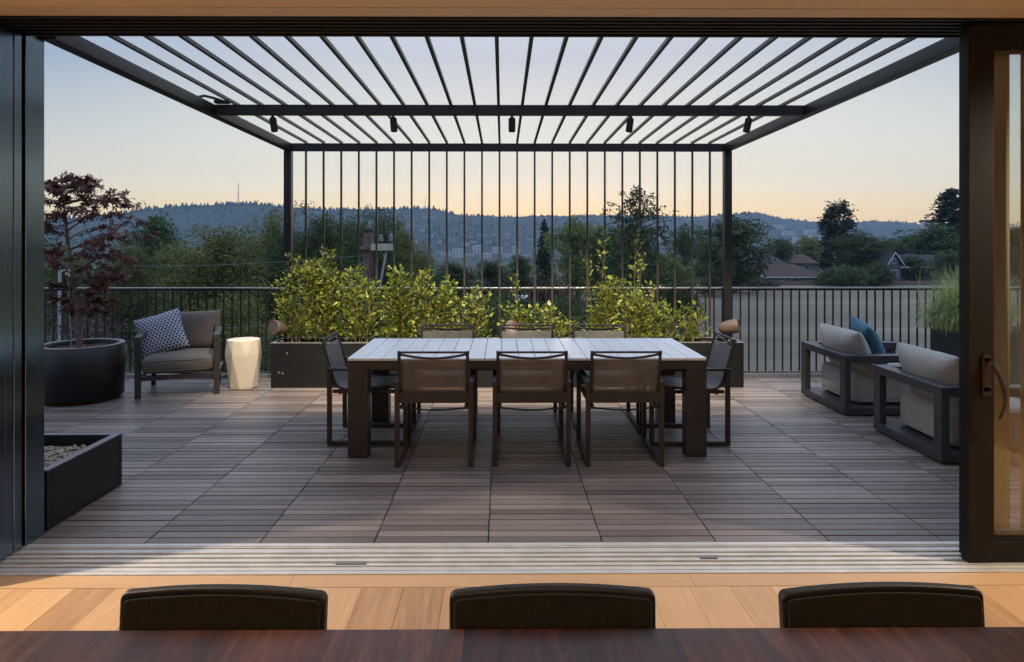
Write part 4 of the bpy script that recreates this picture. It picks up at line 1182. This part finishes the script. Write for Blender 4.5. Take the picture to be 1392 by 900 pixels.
T(785,290,90,86,('far',12),'fol_olive','full olive tree right of the middle conifer')
T(865,243,116,60,('sparse',13),'fol_dark','tall sparse tree with airy crown against the glowing sky')
T(862,305,110,66,('far',9),'fol_dark','dense lower tree beneath the tall sparse crown')
T(930,298,70,80,('airy',5),'fol_dark','open tree between the tall sparse one and the right post')
T(905,340,80,72,('far',10),'fol_olive','low spreading tree left of the right pergola post')
T(1000,287,110,102,('far',12),'fol_dark','big rounded tree just right of the right pergola post')
T(965,320,70,95,('far',1),'fol_dark','dark tree directly behind the right pergola post')
T(1062,322,60,165,('far',9),'fol_dark','small distant tree above the grey house roof')
T(1100,318,60,170,('far',10),'fol_olive','small distant tree left of the dark columnar tree')
T(1140,275,54,135,('col',14),'fol_con','dark broad columnar tree standing highest in the right view','columnar_tree')
T(1172,312,86,128,('far',12),'fol_dark','spreading dark tree at the foot of the columnar tree')
T(1215,322,56,170,('far',1),'fol_dark','small distant tree above the gabled blue house')
T(1240,318,64,150,('far',9),'fol_dark','tree behind the ridge of the gabled blue house')
T(1297,254,128,140,('con',15),'fol_con','large dark conifer at the right edge beside the door frame','conifer_tree')
T(1272,300,92,133,('far',10),'fol_dark','dark rounded tree in front of the large right conifer')
T(1150,352,70,116,('bush',16),'fol_dark','wide dark bush between the two right houses','bush','bush')
T(1192,350,50,117,('bush',17),'fol_dark','dark bush hiding the left wall of the gabled house','bush','bush')
T(1010,360,56,117,('bush',16),'fol_dark','dark bush at the left corner of the brown roofed house','bush','bush')
T(1040,376,50,112,('bush',17),'fol_red','low russet bush before the brown roofed house','bush','bush')
T(745,364,80,56,('bush',17),'fol_red','low russet bush below the middle conifer','bush','bush')
T(690,372,80,50,('bush',16),'fol_dark','dark bush left of the russet bush','bush','bush')
T(590,372,90,44,('bush',17),'fol_dark','dark bush behind the tall dense shrubs','bush','bush')
T(840,366,110,54,('bush',16),'fol_dark','wide dark bush below the tall sparse tree','bush','bush')
T(925,372,60,60,('bush',17),'fol_dark','dark bush left of the right post, at the field edge','bush','bush')
T(118,402,150,19,('plum',18),'fol_dark' if False else 'plum','purple leaved plum tree beyond the railing behind the round planter')
T(95,335,90,52,('near',3),'fol_mid','green tree at the far left seen through the maple leaves')
T(40,310,120,60,('far',12),'fol_dark','dark tree at the left edge behind the stacked doors')
T(235,396,120,23,('near',6),'fol_dark','dark green tree top just below the rail, left of the lounge chair pillow')
T(325,398,150,26,('near',4),'fol_olive','olive green tree top below the rail behind the white stool')
T(440,392,130,28,('near',8),'fol_dark','dark tree top below the rail behind the left pergola post')
T(545,396,130,30,('near',2),'fol_dark','dark tree top below the rail behind the dense shrubs')
T(650,398,120,34,('near',3),'fol_dark','dark tree top below the rail behind the low middle shrubs')
T(760,396,120,36,('near',6),'fol_dark','dark tree top below the rail behind the leggy shrubs')
T(860,394,90,42,('near',8),'fol_dark','dark tree top below the rail right of the leggy shrubs')
T(1400,300,140,120,('far',9),'fol_dark','tree beyond the right door glass')
T(-80,320,160,60,('far',10),'fol_dark','tree hidden far left beyond the doors') if False else None
T(1160,326,40,170,('far',10),'fol_olive','tiny distant tree peeping right of the columnar tree')

T(395,300,90,44,('near',6),'fol_dark','dark tree just behind the left pergola post')
T(470,284,96,46,('near',3),'fol_dark','tall dark tree overlapping the left side of the utility pole top')
T(545,302,86,48,('near',8),'fol_olive','olive tree behind the right end of the utility crossarm')
T(262,330,96,44,('near',2),'fol_mid','mid green tree filling the gap left of the broad pale tree')
T(345,322,90,48,('near',8),'fol_mid','mid green tree between the broad pale tree and the wispy one')
T(150,352,80,58,('far',12),'fol_dark','dark low tree glimpsed through the right side of the maple')
T(820,305,70,78,('far',12),'fol_dark','dark tree left of the tall sparse crown')
T(1245,345,50,123,('far',10),'fol_dark','dark tree hiding part of the wing roof of the gabled house')
T(1290,340,64,122,('far',1),'fol_dark','dark low tree in front of the wing at the far right')
# ------------------------------------------------------------------ houses beyond the field
def win(m_parent, x, y, z, w, h, nmul=1):
    f = MB().box(x-w/2-.1,x+w/2+.1,y-.05,y+.0,z-.1,z+h+.1).build('window', M['white_trim'], m_parent)
    p = MB()
    for k in range(nmul):
        a = x-w/2+k*w/nmul+.03; p.box(a, a+w/nmul-.06, y-.075, y-.052, z, z+h)
    p.build('pane', M['pane'], f)
M['white_trim'] = paint('white_trim_paint', (.50,.51,.52), .6, .05, 2)
M['sage_wall'] = paint('sage_house_wall', (.13,.16,.15), .8, .1, 1)
M['blue_wall'] = paint('blue_grey_house_wall', (.075,.095,.12), .8, .1, 1)
M['brown_roof'] = paint('brown_shingle', (.060,.036,.032), .9, .25, 5)
M['grey_roof'] = paint('grey_shingle', (.030,.033,.040), .9, .25, 5)
M['red_roof'] = paint('red_tile_roof', (.075,.043,.035), .9, .25, 5)
def hip_roof(m, x0,x1,y0,y1,z0,z1, inset, ov=.5):
    x0-=ov;x1+=ov;y0-=ov;y1+=ov; ym=(y0+y1)/2
    m.add([(x0,y0,z0),(x1,y0,z0),(x1,y1,z0),(x0,y1,z0),(x0+inset,ym,z1),(x1-inset,ym,z1)], [(0,1,5,4),(1,2,5),(2,3,4,5),(3,0,4),(3,2,1,0)]); return m
# brown roofed bungalow
h1 = empty('bungalow', (50,124,G), 'low house with brown hipped roof and sage walls beyond the field', 'house')
def hx(px, d): return (px-HX)/F*d
Z = lambda py, d: HC-(py-HY)/F*d
d = 122; a, b = hx(1044,d), hx(1122,d); z0 = Z(376.5,d)
MB().box(a,b,d,d+9,G,z0).build('wall', M['sage_wall'], h1, 0, True)
hip_roof(MB(),hx(1030,d),b,d,d+9,z0,Z(359,d+4.5),4.2,.6).build('roof', M['brown_roof'], h1, 0, True)
MB().box(hx(1030,d)-.62,b+.62,d-.66,d-.60,z0-.16,z0+.03).build('fascia', M['white_trim'], h1, 0, True)
def winw(par, px, d, py, wpx, hpx, nm=1):
    x = hx(px,d)-par.location.x; win(par, x, d-par.location.y, Z(py,d)-par.location.z, wpx/F*d, hpx/F*d, nm)
winw(h1,1083,d,387,9,8.5,2); winw(h1,1063,d,381,6,4,2); winw(h1,1100,d,381,5,4,2); winw(h1,1112,d,381.5,6,4,2)
MB().box(hx(1075,d),hx(1076.2,d),d-.2,d-.02,G,z0-.2).build('corner_trim', M['white_trim'], h1, 0, True)
# small front gable at its left end
gx, gd = hx(1031,d-1.5), d-1.5
m = MB().prism([(gx-1.15,gd,z0+.1),(gx+1.15,gd,z0+.1),(gx,gd,z0+1.6)], (0,3,0)); m.build('gable', M['white_trim'], h1, 0, True)
m = MB().prism([(gx-1.5,gd-.1,z0),(gx,gd-.1,z0+1.95),(gx+1.5,gd-.1,z0),(gx+1.5,gd-.1,z0+.22),(gx,gd-.1,z0+2.2),(gx-1.5,gd-.1,z0+.22)], (0,3.2,0)); m.build('gable_roof', M['brown_roof'], h1, 0, True)
MB().box(gx-.35,gx+.35,gd-.06,gd-.01,z0+.35,z0+.95).build('vent', M['pane'], h1, 0, True)
# grey hipped house behind
h2 = empty('grey_house', (49,140,G), 'grey hipped roof house rising behind the brown roofed one', 'house')
d = 138; z0 = Z(361,d)
MB().box(hx(1028,d),hx(1072,d),d,d+9,G,z0).build('wall', M['blue_wall'], h2, 0, True)
hip_roof(MB(),hx(1028,d),hx(1072,d),d,d+9,z0,Z(345.5,d+4.5),2.4,.5).build('roof', M['grey_roof'], h2, 0, True)
for px in (1035,1055): MB().box(hx(px,d),hx(px,d)+.5,d+4.2,d+4.9,Z(349,d),Z(343.5,d)).build('chimney', M['brown_roof'], h2, 0, True)
# red roof among the trees
h3 = empty('red_roof_house', (63,160,G), 'reddish roof house half hidden between trees left of the columnar tree', 'house')
d = 158; z0 = Z(358,d)
MB().box(hx(1080,d),hx(1112,d),d,d+8,G,z0).build('wall', M['sage_wall'], h3, 0, True)
hip_roof(MB(),hx(1080,d),hx(1112,d),d,d+8,z0,Z(345,d+4),2.0,.5).build('roof', M['red_roof'], h3, 0, True)
MB().box(hx(1094,d),hx(1096,d),d+3.6,d+4.4,Z(350,d),Z(342,d)).build('chimney', M['brown_roof'], h3, 0, True)
winw(h3,1098,d,366,6,5,2)
# gabled blue house
h4 = empty('gabled_house', (72,124,G), 'blue grey gabled house with white trim at the right edge of the field', 'house')
d = 121; gl, gr, gm = hx(1206.5,d), hx(1229.5,d), hx(1217.5,d); ze, za = Z(360,d), Z(343.5,d)
MB().box(gl+.4,gr-.4,d,d+9,G,ze).build('wall', M['blue_wall'], h4, 0, True)
MB().prism([(gl+.4,d+.001,ze+.002),(gr-.4,d+.001,ze+.002),(gm,d+.001,za-.35)], (0,.3,0)).build('gable', M['blue_wall'], h4, 0, True)
m = MB()
for (xe) in (gl, gr): m.prism([(xe,d-.5,ze-.1),(gm,d-.5,za-.05),(gm,d-.5,za+.18),(xe,d-.5,ze+.14)], (0,9.8,0))
m.build('gable_roof', M['grey_roof'], h4, 0, True)
m = MB()
for (xe) in (gl, gr): m.prism([(xe,d-.56,ze-.18),(gm,d-.56,za-.13),(gm,d-.56,za+.16),(xe,d-.56,ze+.12)], (0,.05,0))
m.build('bargeboard', M['white_trim'], h4, 0, True)
x1 = hx(1310,d+3)
MB().box(gr-.38,x1,d+2,d+10,G,Z(363,d+2)).build('wing_wall', M['blue_wall'], h4, 0, True)
m = MB(); zr0, zr1 = Z(363,d+2), Z(346,d+6)
m.add([(gr-.36,d+1.4,zr0),(x1+.5,d+1.4,zr0),(x1+.5,d+6,zr1),(gr-.36,d+6,zr1),(x1+.5,d+10.6,zr0),(gr-.36,d+10.6,zr0)], [(0,1,2,3),(3,2,4,5),(1,4,2),(0,3,5),(0,5,4,1)])
m.build('wing_roof', M['grey_roof'], h4, 0, True)
MB().box(gr-.34,x1+.5,d+1.3,d+1.38,zr0-.2,zr0+.06).build('fascia', M['white_trim'], h4, 0, True)
winw(h4,1217.5,d,358,4,6,2); winw(h4,1217,d,375,9,7,3); winw(h4,1240,d+2,373,12,7,3); winw(h4,1257,d+2,376,4,8,1); winw(h4,1268,d+2,373,10,7,3); winw(h4,1293,d+2,373,10,7,3)
# board fence along the far field edge
fe = empty('board_fence', (62,118.5,G), 'low weathered fence along the far edge of the field', 'fence')
m = MB(); x = hx(1000,118.5)
while x < hx(1320,118.5):
    m.box(x,x+.55,118.5,118.54,G,G+.85+rnd.uniform(-.03,.03)); x += .57
m.build('fence_boards', M['pole'], fe, 0, True)
# pale van roof glimpsed in the middle
vn = empty('parked_van', (at(711,370,64).x,64,G), 'white van glimpsed between dark trees left of the middle conifer', 'van')
zc = Z(374,64)
vz = zc-G-1.0
vb = MB(); prof = [(-1.0,0),(1.0,0),(1.0,1.2),(.86,2.05),(.75,2.12),(-.75,2.12),(-.86,2.05),(-1.0,1.2)]
vb.prism([(x,-2.2,z+.35) for x,z in prof], (0,4.4,0)); 
vbo = vb.build('body', M['white_trim'], vn, .05)
MB().prism([(-.84,-2.215,1.62),(.84,-2.215,1.62),(.76,-2.215,2.24),(-.76,-2.215,2.24)], (0,.01,0)).build('windscreen', M['pane'], vn)
for sx in (-1,1):
    for sy in (-1.4,1.4): MB().tube([(sx*.98,sy,.36),(sx*.76,sy,.36)], .36, 14).build('wheel', M['metal'], vn)
vn.location.z = Z(374,64)-1.9 if False else G
vn.location.z = G

# ------------------------------------------------------------------ utility pole, lamp post, cables
p = at(501.5,316,18.5)
up = empty('utility_pole', (p.x,18.5,G), 'weathered wooden utility pole with pale crossarm behind the shrubs', 'pole')
MB().tube([(0,0,0),(0,0,4),(0,0,p.z-G)], [.19,.165,.145], 16).build('shaft', M['pole'], up)
MB().tube([(0,0,p.z-G+.002),(0,0,p.z-G+.03)], .152, 16).build('cap', M['metal'], up)
ca = at(510,336,18.5); 
MB().box(.10,.72,-.24,-.15,ca.z-G-.09,ca.z-G+.09).build('crossarm', M['crossarm'], up, .008)
MB().box(-.26,.095,-.235,-.155,ca.z-G-.07,ca.z-G+.03).build('crossarm', M['pole'], up, .008)
for x, z0 in ((.02,p.z-G+.03),(.36,ca.z-G+.091),(.64,ca.z-G+.091)):
    m = MB().lathe([(.02,0),(.02,.06),(.075,.07),(.08,.10),(.045,.12),(.072,.14),(.07,.165),(.04,.185),(.06,.20),(.05,.235),(.02,.245),(0,.245)], 14, (x,-.195 if x > .1 else 0,z0)); m.build('insulator', M['insul'], up)
MB().bar((.50,-.14,ca.z-G-.1),(.30,-.14,ca.z-G-1.2),.05,.03).build('brace', M['galv'], up)
MB().tube([(.22,-.17,ca.z-G-.08),(.24,-.2,ca.z-G-1.6),(.2,-.2,ca.z-G-3)], .06, 10).build('conduit', M['metal'], up)
lp = empty('lamp_post', (at(84,360,32).x,32,G), 'grey lamp post with two white globes behind the maple trunk', 'lamp')
zt = Z(362,32)-G
MB().tube([(0,0,0),(0,0,zt)], [.10,.07], 12).build('post', M['galv'], lp)
for px, py in ((97,372),(107,371)):
    q_ = at(px,py,32); x = q_.x-lp.location.x; z = q_.z-G
    MB().tube([(0,0,z+.05),(x*.6,0,z+.22),(x,0,z+.16)], .03, 8).build('arm', M['galv'], lp)
    pr = [(.16*math.sin(math.pi*k/10), -.16*math.cos(math.pi*k/10)) for k in range(11)]
    MB().lathe(pr, 16, (x,0,z)).build('globe', M['globe'], lp)
def cable(a, b, sag, r, label):
    a, b = Vector(a), Vector(b); pts = []
    for k in range(25):
        t = k/24; q_ = a.lerp(b,t); q_.z -= sag*4*t*(1-t); pts.append(q_)
    o = MB().tube(pts, r, 6).build('power_cable', M['wire']); return tag(o, label, 'cable', 'overhead cables left of the pole')
cable(at(-60,338,34), (up.location.x,18.6,1.25), .55, .012, 'overhead cable crossing in front of the left trees above the rail')
cable(at(-60,430,30), (up.location.x,18.5,-.4), .5, .009, 'upper of two thin cables seen through the left railing pickets')
cable(at(-60,440,28), (up.location.x,18.5,-.75), .5, .008, 'lower of two thin cables seen through the left railing pickets')

# ------------------------------------------------------------------ haze
hz = MB().box(-3100,3100,-3100,3100,-30.5,330)
m_, nt, b = new_mat('haze_air'); nt.nodes.remove(b)
pv = N(nt,'ShaderNodeVolumePrincipled'); pv.inputs['Color'].default_value = (.47,.68,.97,1); pv.inputs['Density'].default_value = .00019; pv.inputs['Anisotropy'].default_value = .2
L(nt, pv.outputs[0], nt.nodes['Material Output'].inputs['Volume'])
HAZE = True
if HAZE: tag(hz.build('haze', m_), 'thin blue evening haze', 'haze', None, 'stuff')

# ------------------------------------------------------------------ sky and sun
w = bpy.data.worlds.new('World'); S.world = w; w.use_nodes = True; nt = w.node_tree; bg = nt.nodes['Background']
SUN_EL, SUN_AZ = R(1.2), R(5)
sk = N(nt,'ShaderNodeTexSky'); sk.sky_type = 'NISHITA'; sk.sun_disc = False; sk.sun_elevation = SUN_EL; sk.sun_rotation = SUN_AZ
L(nt, sk.outputs[0], bg.inputs[0]); bg.inputs[1].default_value = .012
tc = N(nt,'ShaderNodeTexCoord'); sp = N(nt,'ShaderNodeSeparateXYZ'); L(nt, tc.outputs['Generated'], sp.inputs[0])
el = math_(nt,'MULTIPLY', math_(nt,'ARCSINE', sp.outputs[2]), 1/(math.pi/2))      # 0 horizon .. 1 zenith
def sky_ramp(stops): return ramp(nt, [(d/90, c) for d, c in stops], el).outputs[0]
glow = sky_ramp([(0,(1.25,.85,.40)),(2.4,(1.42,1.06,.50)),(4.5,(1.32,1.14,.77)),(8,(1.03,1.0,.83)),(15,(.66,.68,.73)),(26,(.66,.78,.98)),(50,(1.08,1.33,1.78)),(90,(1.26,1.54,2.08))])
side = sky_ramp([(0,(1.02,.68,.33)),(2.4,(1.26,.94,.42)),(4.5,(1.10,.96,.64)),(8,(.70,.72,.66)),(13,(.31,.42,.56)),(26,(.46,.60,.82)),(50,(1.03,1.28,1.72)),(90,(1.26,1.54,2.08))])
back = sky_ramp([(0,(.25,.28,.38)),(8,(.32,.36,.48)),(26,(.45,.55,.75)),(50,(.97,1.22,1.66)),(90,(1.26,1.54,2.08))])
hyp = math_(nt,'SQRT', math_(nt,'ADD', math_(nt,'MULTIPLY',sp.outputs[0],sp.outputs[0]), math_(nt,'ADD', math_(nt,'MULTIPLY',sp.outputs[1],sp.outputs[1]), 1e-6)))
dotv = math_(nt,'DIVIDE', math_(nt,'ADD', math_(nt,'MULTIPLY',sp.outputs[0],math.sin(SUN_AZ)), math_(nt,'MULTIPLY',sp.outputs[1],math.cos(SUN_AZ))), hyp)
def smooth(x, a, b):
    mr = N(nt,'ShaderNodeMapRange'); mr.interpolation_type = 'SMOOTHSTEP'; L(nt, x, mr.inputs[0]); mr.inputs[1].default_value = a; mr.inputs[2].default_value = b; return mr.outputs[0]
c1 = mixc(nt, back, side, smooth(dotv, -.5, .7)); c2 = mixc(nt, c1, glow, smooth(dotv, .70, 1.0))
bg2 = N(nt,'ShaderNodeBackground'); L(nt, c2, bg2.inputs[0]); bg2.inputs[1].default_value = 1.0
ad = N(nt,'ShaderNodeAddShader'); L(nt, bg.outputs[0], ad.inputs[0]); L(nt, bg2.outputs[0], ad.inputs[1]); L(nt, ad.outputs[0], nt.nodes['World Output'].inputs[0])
sl = bpy.data.lights.new('sun','SUN'); sl.energy = .25; sl.angle = R(6); sl.color = (1,.72,.45)
so_ = bpy.data.objects.new('sun', sl); C.objects.link(so_)
sd = Vector((math.sin(SUN_AZ)*math.cos(SUN_EL), math.cos(SUN_AZ)*math.cos(SUN_EL), math.sin(SUN_EL)))
so_.rotation_euler = sd.to_track_quat('Z','Y').to_euler(); so_.location = (0,0,30)

# ------------------------------------------------------------------ render settings
S.view_settings.view_transform = 'Standard'; S.view_settings.look = 'None'; S.view_settings.exposure = 0; S.view_settings.gamma = 1
S.render.engine = 'CYCLES'; cy = S.cycles
cy.use_denoising = True; cy.max_bounces = 8; cy.diffuse_bounces = 4; cy.glossy_bounces = 3; cy.transmission_bounces = 4; cy.transparent_max_bounces = 16; cy.volume_bounces = 0
cy.sample_clamp_indirect = 6; cy.caustics_reflective = False; cy.caustics_refractive = False
